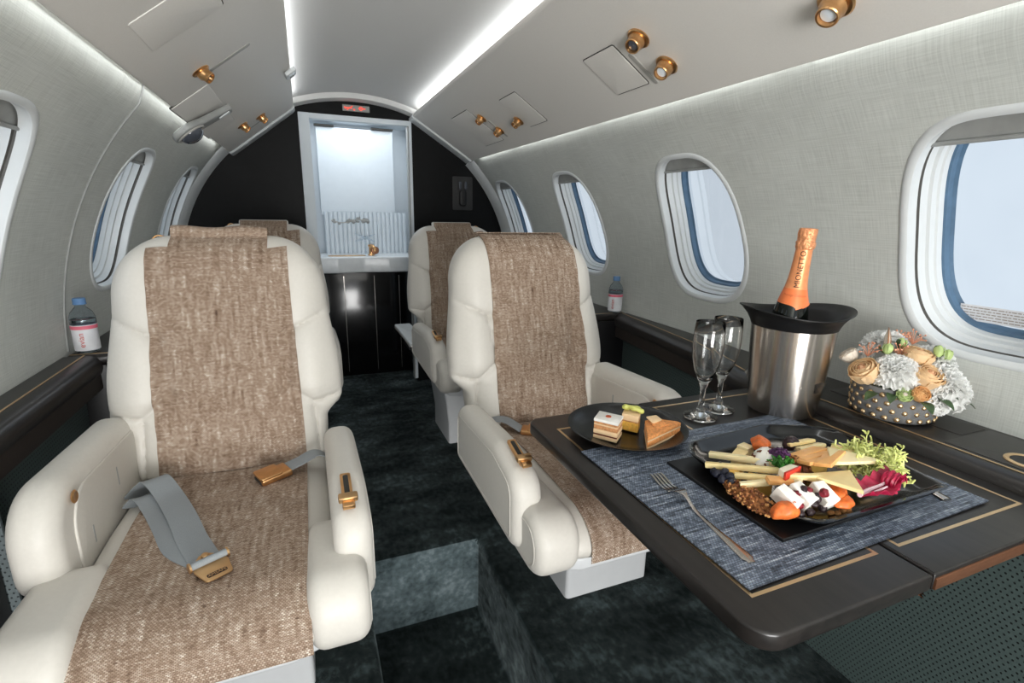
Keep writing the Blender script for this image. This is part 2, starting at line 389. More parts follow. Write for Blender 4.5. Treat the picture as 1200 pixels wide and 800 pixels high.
def grid(fn, nu, nv, uv=None, thick=0., bm=None):
    """surface fn(u,v)->Vector; optional uv(u,v); thick pushes a back side along -normal"""
    bm = bm or bmesh.new(); P = [[fn(i / nu, j / nv) for i in range(nu + 1)] for j in range(nv + 1)]
    def nrm(i, j):
        a = P[j][min(i + 1, nu)] - P[j][max(i - 1, 0)]; b = P[min(j + 1, nv)][i] - P[max(j - 1, 0)][i]
        c = a.cross(b); return c.normalized() if c.length > 1e-12 else Vector((0, 0, 1))
    uvl = bm.loops.layers.uv.verify() if uv else None
    vs = [[bm.verts.new(P[j][i]) for i in range(nu + 1)] for j in range(nv + 1)]
    def face(q, idx):
        f = bm.faces.new(q)
        if uvl:
            for l, (i, j) in zip(f.loops, idx): l[uvl].uv = uv(i / nu, j / nv)
    for j in range(nv):
        for i in range(nu): face((vs[j][i], vs[j][i + 1], vs[j + 1][i + 1], vs[j + 1][i]), ((i, j), (i + 1, j), (i + 1, j + 1), (i, j + 1)))
    if thick:
        bs = [[bm.verts.new(P[j][i] - nrm(i, j) * thick) for i in range(nu + 1)] for j in range(nv + 1)]
        for j in range(nv):
            for i in range(nu): face((bs[j][i], bs[j + 1][i], bs[j + 1][i + 1], bs[j][i + 1]), ((i, j), (i, j + 1), (i + 1, j + 1), (i + 1, j)))
        for i in range(nu):
            face((vs[0][i + 1], vs[0][i], bs[0][i], bs[0][i + 1]), ((i + 1, 0), (i, 0), (i, 0), (i + 1, 0)))
            face((vs[nv][i], vs[nv][i + 1], bs[nv][i + 1], bs[nv][i]), ((i, nv), (i + 1, nv), (i + 1, nv), (i, nv)))
        for j in range(nv):
            face((vs[j][0], vs[j + 1][0], bs[j + 1][0], bs[j][0]), ((0, j), (0, j + 1), (0, j + 1), (0, j)))
            face((vs[j + 1][nu], vs[j][nu], bs[j][nu], bs[j + 1][nu]), ((nu, j + 1), (nu, j), (nu, j), (nu, j + 1)))
    return bm
def blob(rx, ry, rz, amp=.0, fr=30, sub=3, seed=0):
    bm = bmesh.new(); bmesh.ops.create_icosphere(bm, subdivisions=sub, radius=1)
    for v in bm.verts:
        d = 1 + amp * mnoise.noise(v.co * fr + Vector((seed * 3.1, seed * 1.7, seed)))
        v.co = Vector((v.co.x * rx, v.co.y * ry, v.co.z * rz)) * d
    return bm
_dg = None
def text_bm(txt, size, font=None, ext=.0003):
    c = bpy.data.curves.new('txt', 'FONT'); c.body = txt; c.size = size; c.extrude = ext; c.align_x = 'CENTER'; c.align_y = 'CENTER'; c.resolution_u = 3
    o = bpy.data.objects.new('txt', c); COL.objects.link(o)
    dg = bpy.context.evaluated_depsgraph_get(); me = bpy.data.meshes.new_from_object(o.evaluated_get(dg))
    bm = bmesh.new(); bm.from_mesh(me); bpy.data.objects.remove(o); bpy.data.curves.remove(c); bpy.data.meshes.remove(me); return bm
def sstep(a, b, x):
    t = max(0., min(1., (x - a) / (b - a))); return t * t * (3 - 2 * t)

# ================================================================== SETTING
CX, CZ, RR = .308, .672, .942
TH0 = radians(21.5)
def wallpt(sd, y, th, r): return Vector((CX + sd * r * cos(th), y, CZ + r * sin(th)))
def flare(th): return RR + .035 * sstep(radians(42.5), radians(48), th)
def win_off(a, d=0.):
    p = 3.1; c, s = cos(a), sin(a)
    x = (abs(c) ** (2 / p)) * (1 if c > 0 else -1); t = (abs(s) ** (2 / p)) * (1 if s > 0 else -1)
    return x * (.166 + d) * (1 - .09 * t - .05 * t * t), t * (.232 + d)
def winpt(sd, yc, a, d, r, fl=1):
    y, t = win_off(a, d); return wallpt(sd, yc + y, TH0 + t / RR, r)
def wall_patch(bm, sd, y0, y1, yc):
    uvl = bm.loops.layers.uv.verify()
    t0, t1 = radians(-7), radians(54); nb = 14; bd = []
    for k in range(nb): bd.append((y0 + (y1 - y0) * k / nb, t0))
    for k in range(nb * 2): bd.append((y1, t0 + (t1 - t0) * k / (nb * 2)))
    for k in range(nb): bd.append((y1 + (y0 - y1) * k / nb, t1))
    for k in range(nb * 2): bd.append((y0, t1 + (t0 - t1) * k / (nb * 2)))
    K = 12; rows = []
    for (y, th) in bd:
        tt = (th - TH0) * RR; a = math.atan2(tt / .26, (y - yc) / .19)
        hy, ht = win_off(a, .012); col = []
        for k in range(K + 1):
            f = k / K; yy = yc + hy + (y - yc - hy) * f; t_ = ht + (tt - ht) * f; th_ = TH0 + t_ / RR
            col.append((yy, th_))
        rows.append(col)
    V = [[bm.verts.new(wallpt(sd, y, th, flare(th))) for y, th in c] for c in rows]
    n = len(V)
    for i in range(n):
        j = (i + 1) % n
        for k in range(K):
            q = [(i, k), (j, k), (j, k + 1), (i, k + 1)]
            f = bm.faces.new([V[a][b] for a, b in q])
            for l, (a, b) in zip(f.loops, q): l[uvl].uv = (rows[a][b][0], rows[a][b][1] * RR)
WIN_R = [(-1.6, -.64, -1.02), (-.64, .14, -.25), (.14, .925, .53), (.925, 1.70, 1.318), (1.70, 2.47, 2.085), (2.47, 3.13, 2.85)]
WIN_L = [(-1.6, -.76, -1.15), (-.76, .02, -.38), (.02, .82, .42), (.82, 1.70, 1.215), (1.70, 2.47, 2.08), (2.47, 3.13, 2.85)]
for nm, sd, wins in (('wall_right', 1, WIN_R), ('wall_left', -1, WIN_L)):
    bm = bmesh.new()
    for y0, y1, yc in wins: wall_patch(bm, sd, y0, y1, yc)
    wl = struct(nm, bm, 'linen', smooth=60)
# raised seam between two left wall panels
bm = tube([wallpt(-1, 1.70 + .03 * sin((th + 5) / 55 * pi), radians(th), flare(radians(th)) - .001) for th in range(-1, 50, 2)], .0035, 6)
struct('trim_1', bm, 'grey_trim')
wn = 0
NA = 72
for sd, wins in ((1, WIN_R), (-1, WIN_L)):
    for y0, y1, yc in wins:
        wn += 1
        def loop(d, r): return [winpt(sd, yc, 2 * pi * k / NA, d, r) for k in range(NA)]
        w = bpy.data.objects.new('window_%d' % wn, None); COL.objects.link(w); w.location = wallpt(sd, yc, TH0, RR); w['kind'] = 'structure'
        par = Matrix.Translation(-w.location)
        def add(name, prof, mat, sm=40):
            bm = bmesh.new(); rings(bm, [loop(d, r) for d, r in prof], True, False, False); bmesh.ops.transform(bm, matrix=par, verts=bm.verts)
            return obj(name, fix(bm), mat, w, smooth=sm)
        R0 = RR
        add('window_frame', [(.020, R0 + .002), (.017, R0 - .0015), (.012, R0 - .003), (.005, R0 - .003), (.001, R0 - .0005), (0, R0 + .004)], 'white_plastic')
        add('inner_reveal', [(0, R0 + .003), (-.002, R0 + .018), (-.003, R0 + .02)], 'white_plastic')
        add('shade_channel', [(-.003, R0 + .02), (.003, R0 + .021), (.003, R0 + .027), (-.004, R0 + .028)], 'channel_grey')
        add('outer_reveal', [(-.004, R0 + .028), (-.008, R0 + .045), (-.014, R0 + .047), (-.016, R0 + .060), (-.020, R0 + .062), (-.022, R0 + .075)], 'white_plastic', 25)
        add('blue_seal', [(-.022, R0 + .075), (-.026, R0 + .077), (-.028, R0 + .090), (-.034, R0 + .094)], 'gasket')
        so = w.children[-1]; so.data.materials.append(M['white_plastic'])
        for p_ in so.data.polygons:
            if p_.center.z < -.155: p_.material_index = 1
        # pane
        bm = bmesh.new(); c = wallpt(sd, yc, TH0, R0 + .0945); rs = []
        for f in (1., .8, .6, .4, .2, .02):
            L = []
            for k in range(NA):
                y, t = win_off(2 * pi * k / NA, -.030); L.append(wallpt(sd, yc + y * f, TH0 + t * f / RR, R0 + .0945))
            rs.append(L)
        rings(bm, rs, True, False, True); bmesh.ops.transform(bm, matrix=par, verts=bm.verts)
        obj('window_pane', bm, 'pane', w)
        # pulled-up shade: grey grip bar across the top of the opening
        def shade(u, v):
            a0 = radians(90 - 52 + 104 * u); y, t = win_off(a0, .002)
            tb = .183; tt = tb + (max(t, tb) - tb) * v + .0
            return wallpt(sd, yc + y * (1 - .0 * v), TH0 + tt / RR, R0 + .024)
        bm = grid(shade, 24, 4, thick=.004 * (1 if sd > 0 else -1)); bmesh.ops.transform(bm, matrix=par, verts=bm.verts)
        sh = obj('window_shade', fix(bm), 'grey_trim', w)
        bm = tube([wallpt(sd, yc + win_off(radians(90 - 52 + 104 * k / 12), .0)[0], TH0 + .184 / RR, R0 + .021) - w.location for k in range(13)], .0045, 8)
        obj('shade_grip', bm, 'grey_trim', sh)
        if sd == 1 and abs(yc - .53) < .01:
            # printed placard along the bottom of the pane
            def plc(u, v): return wallpt(1, yc - .105 + .215 * u * 1., TH0 + (-.194 + .032 * v) / RR, R0 + .088)
            bm = grid(plc, 10, 2); bmesh.ops.transform(bm, matrix=par, verts=bm.verts)
            pl = obj('placard', bm, 'label_white', w)
            bm = bmesh.new(); rr = random.Random(3)
            for row in range(5):
                x = .01
                while x < .96:
                    L = rr.uniform(.012, .05)
                    if x + L > .97: break
                    vv = .14 + row * .17
                    q = [plc(1 - (x + a * L), vv + b * .06) + Vector((-.0007, 0, -.0002)) for a, b in ((0, 0), (1, 0), (1, 1), (0, 1))]
                    bm.faces.new([bm.verts.new(p - w.location) for p in q]); x += L + rr.uniform(.004, .012)
            obj('placard_print', bm, 'faint_ink', pl)

# floor with the sunken entry well
xs = [-.75, .093, .46, 1.30]; ys = [-1.62, -.35, 1.396, 2.88, 4.0]
bm = bmesh.new()
def q4(a, b, c, d): bm.faces.new([bm.verts.new(p) for p in (a, b, c, d)])
WD = -.27
for i in range(3):
    for j in range(4):
        if i == 1 and j == 1: continue
        z = -.0 if j < 3 else -.03
        q4((xs[i], ys[j], z), (xs[i + 1], ys[j], z), (xs[i + 1], ys[j + 1], z), (xs[i], ys[j + 1], z))
q4((xs[0], 2.88, -.03), (xs[3], 2.88, -.03), (xs[3], 2.88, 0), (xs[0], 2.88, 0))
a, b, c, d = (xs[1], ys[1]), (xs[2], ys[1]), (xs[2], ys[2]), (xs[1], ys[2])
for p, q in ((a, b), (b, c), (c, d), (d, a)): q4((p[0], p[1], 0), (q[0], q[1], 0), (q[0], q[1], WD), (p[0], p[1], WD))
q4((a[0], a[1], WD), (b[0], b[1], WD), (c[0], c[1], WD), (d[0], d[1], WD))
bmesh.ops.remove_doubles(bm, verts=bm.verts, dist=1e-5); fix(bm)
ed = [e for e in bm.edges if len(e.link_faces) == 2 and e.calc_face_angle(0) > 1]
bmesh.ops.bevel(bm, geom=ed, offset=.018, segments=4, profile=.5, affect='EDGES')
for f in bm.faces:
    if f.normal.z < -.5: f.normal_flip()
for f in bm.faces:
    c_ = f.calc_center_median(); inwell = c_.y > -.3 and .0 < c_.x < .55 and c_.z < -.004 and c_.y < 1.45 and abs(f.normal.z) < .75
    f.material_index = (1 if abs(f.normal.y) > .5 else 2) if inwell else 0  # well faces take the lit carpet copies by the way they face
struct('floor', bm, ['carpet', 'carpet_riser_lit', 'carpet_side'], smooth=50)

# ceiling headliner arc
RC = .990
def ceil(u, v):
    th = radians(90 - 27 + 54 * u); return Vector((CX + RC * 1.0 * cos(th), -1.6 + 4.73 * v, CZ + RC * sin(th)))
bm = grid(ceil, 24, 6); struct('ceiling', bm, 'headliner', smooth=60)
# outer shell above the panels (closes the cabin behind the coves)
def shell(u, v):
    th = radians(40 + 100 * u); r = 1.03; return Vector((CX + r * cos(th), -1.62 + 4.8 * v, CZ + r * sin(th)))
struct('trim_2', grid(shell, 30, 4), 'headliner', smooth=60)
# overhead service panels
def curve_prof(pts, n=6):
    return [(p.x, p.z) for p in smooth_path([(x, 0, z) for x, z in pts], n)]
PR = [(.625, 1.590), (.612, 1.580), (.615, 1.566), (.640, 1.551), (.700, 1.513), (.800, 1.4505), (.900, 1.387), (.944, 1.358), (.955, 1.352), (.960, 1.360), (.958, 1.372)]
PL = [(-.020, 1.588), (-.006, 1.578), (-.008, 1.562), (-.035, 1.539), (-.090, 1.497), (-.170, 1.435), (-.260, 1.366), (-.306, 1.332), (-.320, 1.325), (-.330, 1.333), (-.330, 1.346)]
YE = 3.05
def bin_mesh(pts, y0, y1, off=0.):
    pr = curve_prof(pts); n = len(pr); bm = bmesh.new()
    rings(bm, [[Vector((x, y, z)) for x, z in pr] for y in (y0, y1)], False, False, False)
    return bm
panelR = tag(obj('overhead_panel', bin_mesh(PR, -1.6, YE), 'panel', smooth=60), 'long warm white overhead panel with golden nozzles above the right windows', 'overhead panel')
panelL = tag(obj('overhead_panel', bin_mesh(PL, -1.6, YE), 'panel', smooth=60), 'long warm white overhead panel above the left windows, with a flip-down lamp', 'overhead panel')
for pn, P in ((panelR, PR), (panelL, PL)):
    cx = sum(p[0] for p in P) / len(P); cz = sum(p[1] for p in P) / len(P)
    # thick moulded end frame against the bulkhead
    pr = curve_prof(P, 4); bm = bmesh.new(); rs = []
    sx = 1 if pn is panelR else -1
    for y, d in ((YE - .02, -.001), (YE - .015, .009), (YE + .06, .013), (YE + .079, .010)):
        rs.append([Vector((x - sx * d * .5, y, z - d * .85)) for x, z in pr])
    rings(bm, rs, False, False, False); obj('end_frame', bm, 'white_plastic', pn, smooth=50)
def binframe(side, x, y):
    if side > 0: p = Vector((x, y, 1.568 - (x - .612) * .632)); n = Vector((-.534, 0, -.845)); u = Vector((.845, 0, -.534))
    else: p = Vector((x, y, 1.5645 + (x) * .760)); n = Vector((.605, 0, -.796)); u = Vector((-.796, 0, -.605))
    return p, n, u
def binmat(side, x, y, off=0.):
    p, n, u = binframe(side, x, y); v = Vector((0, 1, 0)); w = u.cross(v)
    if w.dot(n) < 0: u = -u; w = u.cross(v)
    m = Matrix((u, v, n)).transposed().to_4x4(); m.translation = p + n * off; return m
def on_bin(side, name, bm, mat, x, y, par, off=0., sm=35):
    bmesh.ops.transform(bm, matrix=binmat(side, x, y, off), verts=bm.verts); return obj(name, bm, mat, par, smooth=sm)
def hatch(side, par, x0, x1, y0, y1, w=None):
    k = 1.183 if side > 0 else 1.256
    hx = abs(x1 - x0) / 2 * k; hy = (y1 - y0) / 2; x, y = (x0 + x1) / 2, (y0 + y1) / 2
    h = on_bin(side, 'service_hatch', slab(rect(-hx, hx, -hy, hy, .006), -.004, .0022, .0015), 'panel', x, y, par)
    g = slab(rect(-hx - .0025, hx + .0025, -hy - .0025, hy + .0025, .008), -.004, .0004, 0); on_bin(side, 'hatch_gap', g, 'shadow_gap', x, y, h)
    return h
def nozzle(side, par, x, y, s=1., tilt=(0, 0), lamp=False):
    t = Matrix.Rotation(tilt[0], 4, 'X') @ Matrix.Rotation(tilt[1], 4, 'Y')
    bm = lathe([(.0, 0), (.030 * s, 0), (.031 * s, .003 * s), (.028 * s, .006 * s), (.022 * s, .007 * s), (.0, .007 * s)], 32)
    r = on_bin(side, 'vent_nozzle', bm, 'bronze', x, y, par)
    bm = lathe([(.0, -.004), (.019 * s, -.004), (.022 * s, .004 * s), (.0225 * s, .012 * s), (.019 * s, .018 * s), (.0195 * s, .024 * s), (.0195 * s, .031 * s), (.018 * s, .033 * s), (.0155 * s, .032 * s), (.014 * s, .022 * s), (.0, .020 * s)], 32)
    bmesh.ops.transform(bm, matrix=t, verts=bm.verts); b = on_bin(side, 'swivel_eye', bm, 'bronze', x, y, r, .004)
    bm = lathe([(0, .0225 * s), (.0135 * s, .0225 * s), (.0135 * s, .025 * s), (.009 * s, .0262 * s), (0, .0268 * s)], 24)
    bmesh.ops.transform(bm, matrix=t, verts=bm.verts); on_bin(side, 'nozzle_face', bm, 'lens_smoke' if not lamp else 'lavatory_white', x, y, r, .004)
hatch(1, panelR, .765, .885, 1.235, 1.385)
nozzle(1, panelR, .777, 1.139, .95, (.25, .2)); nozzle(1, panelR, .858, 1.129, .95, (.25, .2), True)
nozzle(1, panelR, .865, .695, 1.0, (.1, .1), True)
for x, y in ((.777, 2.316), (.854, 2.288), (.847, 2.052)): nozzle(1, panelR, x, y, .8, (.1, .2))
hatch(1, panelR, .750, .885, 1.86, 2.02); hatch(1, panelR, .72, .90, 2.36, 2.62)
for y0, y1 in ((2.07, 2.30), (1.10, 1.22)):
    bm = slab(rect(-.11, .0, -.008, .008, .007), -.003, .0009, .0005); on_bin(1, 'light_track', bm, 'track_grey', .80, y1 - .01, panelR)
nozzle(-1, panelL, -.221, 1.650, .8, (.2, -.3)); nozzle(-1, panelL, -.215, 2.62, .8, (.1, -.2)); nozzle(-1, panelL, -.145, 2.70, .8, (.1, -.2))
hatch(-1, panelL, -.265, -.125, 1.19, 1.36)
on_bin(-1, 'light_track', slab(rect(-.075, .06, -.012, .012, .011), -.003, .0009, .0005), 'track_grey', -.16, 1.70, panelL)
on_bin(-1, 'light_track', slab(rect(-.07, .05, -.012, .012, .011), -.003, .0009, .0005), 'track_grey', -.18, 2.80, panelL)
h = hatch(-1, panelL, -.325, -.225, 1.79, 2.44)
# call switch box at the inner lip of the left panel
bm = box(-.022, .022, -.035, .035, 0, .016, .005)
sw = on_bin(-1, 'switch_box', bm, 'white_plastic', -.012, 2.25, panelL, .004)
on_bin(-1, 'push_button', lathe([(0, 0), (.008, 0), (.008, .003), (0, .004)], 20), 'grey_trim', -.012, 2.265, sw, .020)
on_bin(-1, 'switch_rocker', box(-.012, .012, -.026, -.006, 0, .003, .001), 'lavatory_white', -.012, 2.25, sw, .020)
# flip-down lamp hanging by the left wall
mb = binmat(-1, -.305, 2.02, .012) @ Matrix.Scale(1.15, 4)
def onm(name, bm, mat, par, m): bmesh.ops.transform(bm, matrix=m, verts=bm.verts); return obj(name, bm, mat, par)
SU = 1 if (mb.to_3x3() @ Vector((1, 0, 0))).x < 0 else -1      # local +x must point outboard
def fx_(pts): return [(SU * x, y) for x, y in pts]
arm_o = fillet(fx_([(-.100, .035), (-.095, .085), (.00, .045), (.045, .055), (.085, .01), (.075, -.045), (.02, -.055), (-.015, -.015)]), [.008, .008, .03, .03, .03, .03, .03, .03], 6)
lp = onm('flip_down_lamp', slab(arm_o, 0, .018, .006), 'grey_trim', None, mb)
tag(lp, 'grey flip-down lamp with smoky round lens hanging below the left overhead panel', 'lamp')
lcx, lcy = SU * .035, .0
onm('lamp_lens', blob(.034, .036, .024, 0, 1, 3), 'lens_smoke', lp, mb @ Matrix.Translation((lcx, lcy, .018)))
onm('lens_ring', tube([(lcx + .038 * cos(a * pi / 16), lcy + .040 * sin(a * pi / 16), .018) for a in range(32)], .004, 8, True), 'track_grey', lp, mb)
onm('lamp_switch', slab(rect(-.018, .018, -.010, .010, .004), .016, .021, .002), 'white_plastic', lp, mb @ Matrix.Translation((SU * -.070, .046, 0)))

# bulkhead at the far end
bm = bmesh.new(); arc = [(CX + (RR + .05) * cos(radians(a)), CZ + (RR + .05) * sin(radians(a))) for a in range(-44, 225, 4)]
DX0, DX1, DZ = .017, .615, 1.556
def ext(poly, y0, y1, bm):
    rings(bm, [[Vector((x, y, z)) for x, z in poly] for y in (y0, y1)])
right = [(DX1, -.02)] + [p for p in arc if p[0] > DX1] + [(DX1, CZ + sqrt((RR + .05) ** 2 - (DX1 - CX) ** 2))]
left = [(DX0, CZ + sqrt((RR + .05) ** 2 - (DX0 - CX) ** 2))] + [p for p in arc if p[0] < DX0] + [(DX0, -.02)]
top = [(DX1, DZ)] + [(DX1, CZ + sqrt((RR + .05) ** 2 - (DX1 - CX) ** 2))] + [p for p in arc if DX0 < p[0] < DX1 and p[1] > 1] + [(DX0, CZ + sqrt((RR + .05) ** 2 - (DX0 - CX) ** 2)), (DX0, DZ)]
for pl in (right, left, top): ext(pl, 3.13, 3.16, bm)
struct('wall_far', fix(bm), 'bulkhead', smooth=0)
# arch trim between side wall and bulkhead
bm = bmesh.new()
for sd in (1, -1):
    rs = []
    for a in range(-4, 47, 2):
        th = radians(a); rs.append([wallpt(sd, y, th, r) for y, r in ((3.02, RR + .002), (3.03, RR - .006), (3.09, RR - .020), (3.125, RR - .026), (3.13, RR + .01))])
    rings(bm, rs, False, False, False)
struct('trim_3', bm, 'white_plastic', smooth=50)
bm = bmesh.new(); rs = []
for a in range(66, 115, 2):
    th = radians(a); rs.append([Vector((CX + r * cos(th), y, CZ + r * sin(th))) for y, r in ((3.05, RC - .001), (3.06, RC - .026), (3.125, RC - .032), (3.13, RC + .01))])
rings(bm, rs, False, False, False); struct('trim_4', bm, 'headliner', smooth=50)
# lit warning sign over the doorway
sg = thing('warning_sign', 'small lit sign with red no smoking and fasten belt symbols over the doorway', 'sign', (.316, 3.128, 1.597))
obj('sign_face', slab(rect(-.072, .072, -.016, .016, .003), 0, .006, .001, fn=lambda p: Vector((p.x, -p.z, p.y))), 'sign_face', sg)
bm = bmesh.new()
merge(bm, tube([(-.062, -.008, .006), (-.058, -.008, -.006)], .003, 6)); merge(bm, box(-.062, -.022, -.0085, -.006, -.003, .003))
merge(bm, tube([(-.05, -.009, -.011), (-.018, -.009, .011)], .0028, 6)); merge(bm, box(-.016, -.006, -.0085, -.006, -.011, -.004))
merge(bm, box(.012, .05, -.0085, -.006, -.002, .003)); merge(bm, blob(.007, .002, .007)); 
merge(bm, tube([(.025 + .009 * cos(a), -.008, .009 * sin(a)) for a in [k * pi / 8 for k in range(16)]], .002, 6, True))
obj('sign_symbol', bm, 'sign_red', sg)
# wall phone recess on the right of the doorway
ph = thing('wall_socket_panel', 'small dark control panel with pale switches on black bulkhead', 'control panel', (.925, 3.128, 1.165))
obj('back_plate', slab(rect(-.065, .065, -.10, .10, .012), 0, .006, .002, fn=lambda p: Vector((p.x, -p.z, p.y))), 'rubber', ph)
obj('handset', slab(rect(-.022, .022, -.075, .02, .015), .006, .022, .006, fn=lambda p: Vector((p.x, -p.z, p.y))), 'black_plastic', ph)
for dx in (-.018, .018): obj('switch', slab(rect(dx - .009, dx + .009, .025, .07, .006), .006, .018, .004, fn=lambda p: Vector((p.x, -p.z, p.y))), 'lens_smoke', ph)

# ---- lavatory seen through the doorway
bm = bmesh.new()
LX0, LX1, LY0, LY1, LZ = -.03, .72, 3.16, 3.80, 1.60
merge(bm, box(LX0 - .02, LX0, LY0, LY1, -.05, LZ)); merge(bm, box(LX1, LX1 + .02, LY0, LY1, -.05, LZ)); merge(bm, box(LX0, LX1, LY0, LY1, LZ, LZ + .02)); merge(bm, box(LX0, LX1, LY1, LY1 + .02, -.05, LZ))
struct('wall_rear_lavatory', bm, 'lavatory_white', smooth=0)
dfm = bmesh.new()
for x0, x1, z0, z1 in ((DX0 - .004, DX0 + .052, 0, DZ), (DX1 - .014, DX1 + .004, 0, DZ), (DX0 + .050, DX1 - .012, DZ - .028, DZ - .001)): merge(dfm, box(x0, x1, 3.118 + (.001 if z0 else 0), 3.40 if x0 < 0.1 and z0 == 0 else 3.175, z0, z1, .003 if not z0 else .001))
d = struct('door_1', dfm, 'lavatory_white')
obj('door_edge_strip', box(DX1 - .020, DX1 - .014, 3.116, 3.17, 0, DZ - .03, .001), 'grey_trim', d)
bd = tag(obj('white_shade_board', slab(rect(.115, .60, 1.02, 1.57, .008), 0, .012, .003, fn=lambda p: Vector((p.x, 3.70 - p.z, p.y))), 'lavatory_white'), 'plain white blind pulled down behind the doorway', 'blind')
obj('blind_slot', box(.105, .225, 3.66, 3.70, 1.572, 1.582), 'shadow_gap', bd); obj('blind_slot', box(.46, .60, 3.66, 3.70, 1.572, 1.582), 'shadow_gap', bd)
fl = thing('fluted_panel', 'white fluted splash panel behind the wash counter', 'panel', (.13, 3.66, .76))
for k in range(19):
    bm = bmesh.new(); x = .012 + k * .0285
    rings(bm, [[Vector((x + .0142 * -cos(a), -.016 * sin(a), z)) for a in [pi * i / 8 for i in range(9)]] for z in (0, .28)], True, True, True); obj('flute', fix(bm), 'lavatory_white', fl)
cn = tag(obj('wash_counter', slab(fillet([(-.028, 3.36), (.18, 3.345), (.34, 3.37), (.50, 3.35), (.718, 3.36), (.718, 3.798), (-.028, 3.798)], [0, .1, .15, .1, 0, 0, 0], 6), .665, .765, .012), 'counter'), 'thick white curved wash counter in the lit room beyond the doorway', 'counter')
obj('wood_inlay', slab(rect(.13, .36, 3.42, 3.50, .02), .765, .768, .001), 'bronze_light', cn)
tp = thing('basin_tap', 'small bronze basin tap on the white wash counter', 'tap', (.40, 3.47, .765))
obj('tap_body', lathe([(0, 0), (.022, 0), (.022, .006), (.016, .012), (.015, .055), (.02, .06), (.02, .07), (0, .075)], 24), 'bronze', tp)
obj('tap_spout', tube(smooth_path([(0, 0, .045), (.0, -.03, .06), (.012, -.055, .055), (.014, -.06, .03)], 5), .010, 10), 'bronze', tp)
obj('tap_knob', lathe([(0, 0), (.024, 0), (.026, .012), (.02, .02), (0, .022)], 24), 'copper', tp, loc=(.02, -.02, .035), rot=(radians(90), 0, 0))
cb = tag(obj('wash_cabinet', box(LX0 + .001, LX1 - .001, 3.40, 3.79, -.03, .664, .004), 'black_gloss'), 'glossy black cabinet below the white wash counter', 'cabinet')
for x in (.21, .40, .56): obj('door_seam', box(x, x + .004, 3.397, 3.402, .0, .64), 'steel', cb)
br = thing('dried_branch', 'grey leafy branch hanging in front of the white fluted panel', 'branch', (.17, 3.60, .985))
pts = smooth_path([(0, 0, 0), (.06, 0, -.014), (.12, 0, -.006), (.18, 0, .006), (.235, 0, .0)], 5); obj('stem', tube(pts, .004, 6), 'track_grey', br)
bm = bmesh.new(); rr = random.Random(5)
for k in range(26):
    p = pts[rr.randrange(len(pts))]; b = blob(rr.uniform(.008, .016), .004, rr.uniform(.006, .012), .2, 3, 1, k)
    merge(bm, b, Matrix.Translation(p + Vector((rr.uniform(-.01, .01), rr.uniform(-.01, .01), rr.uniform(-.014, .012)))) @ Matrix.Rotation(rr.uniform(-1, 1), 4, 'Y'))
obj('leaves', bm, 'grey_trim', br)
cg = thing('crystal_ornament', 'clear star shaped crystal ornament standing on the wash counter', 'ornament', (.375, 3.56, .765))
bm = tube([(0, 0, 0), (0, 0, .10)], .006, 8); obj('stand', bm, 'clear', cg)
bm = bmesh.new()
for a in (25, 150, 205, 330): merge(bm, tube([(0, 0, .11), (.075 * cos(radians(a)), 0, .11 + .055 * sin(radians(a)))], [.012, .003], 6))
obj('crystal', bm, 'clear', cg)

# near end wall with an opening added at the fill lamp
bm = bmesh.new()
rt = [(.60, -.3)] + [p for p in arc if p[0] > .60] + [(.60, 1.62)]; lt = [(-.50, 1.25)] + [p for p in arc if p[0] < -.50 and p[1] < 1.3] + [(-.50, -.3)]
merge(bm, box(-.72, -.5, -1.66, -1.62, -.3, 1.3)); merge(bm, box(.60, 1.30, -1.66, -1.62, -.3, 1.4)); merge(bm, box(-.5, .6, -1.66, -1.62, 1.52, 1.7))
struct('wall_near', fix(bm), 'panel', smooth=0)
# ================================================================== SIDE LEDGES
def gx(y): return 1.071 if y < .9 else (1.071 + .091 * sstep(.9, 1.277, y) if y < 1.277 else 1.162 + (1.218 - 1.162) * (y - 1.277) / .45)
def ledge(side, ys_, gxf, label):
    X = (lambda x: x) if side > 0 else (lambda x: .616 - x)
    bm = bmesh.new(); rs = []
    for y in ys_:
        g = gxf(y); prof = [(1.2485, .650), (g, .650), (g - .012, .649), (g - .026, .643), (g - .036, .630), (g - .038, .615), (g - .034, .600)]
        rs.append([Vector((X(x), y, z)) for x, z in prof])
    rings(bm, rs, False, False, False)
    root = tag(obj('side_ledge', fix(bm), 'wood', smooth=50), label, 'ledge')
    bm = bmesh.new(); rs = []
    for y in ys_:
        g = gxf(y); rs.append([Vector((X(x), y, z)) for x, z in ((g - .030, .602), (g - .030, .555), (g - .024, .550), (g + .02, .550))])
    rings(bm, rs, False, False, False); obj('fascia_board', fix(bm), 'fascia', root, smooth=20)
    def pf(u, v):
        y = ys_[0] + (ys_[-1] - ys_[0]) * u; g = gxf(y); return Vector((X(min(g + .012 + .03 * (1 - v), 1.239)), y, -.02 + .58 * v))
    bm = grid(pf, max(2, len(ys_) * 2), 4, uv=lambda u, v: (u * (ys_[-1] - ys_[0]), v * .58)); obj('perforated_panel', bm, 'perf_green', root)
    bm = bmesh.new(); rs = []
    for y in ys_:
        g = gxf(y); rs.append([Vector((X(x), y, z)) for x, z in ((g + .0035, .6504), (g + .0035, .6512), (g - .001, .6512), (g - .001, .6504))])
    rings(bm, rs, False, False, False); obj('gold_inlay', fix(bm), 'gold', root)
    return root
yr = [-1.6, -.5, .3, .6, .9, .98, 1.06, 1.14, 1.22, 1.277, 1.4, 1.55, 1.727, 1.7678]
lr = ledge(1, yr, gx, 'dark wood ledge with a gold line under the right windows, holding the flower bowl')
ll = ledge(-1, [-1.6, 0, .8, 1.2, 1.6678], lambda y: .616 + .585, 'dark wood ledge with a gold line along the left wall beside the front left seat')
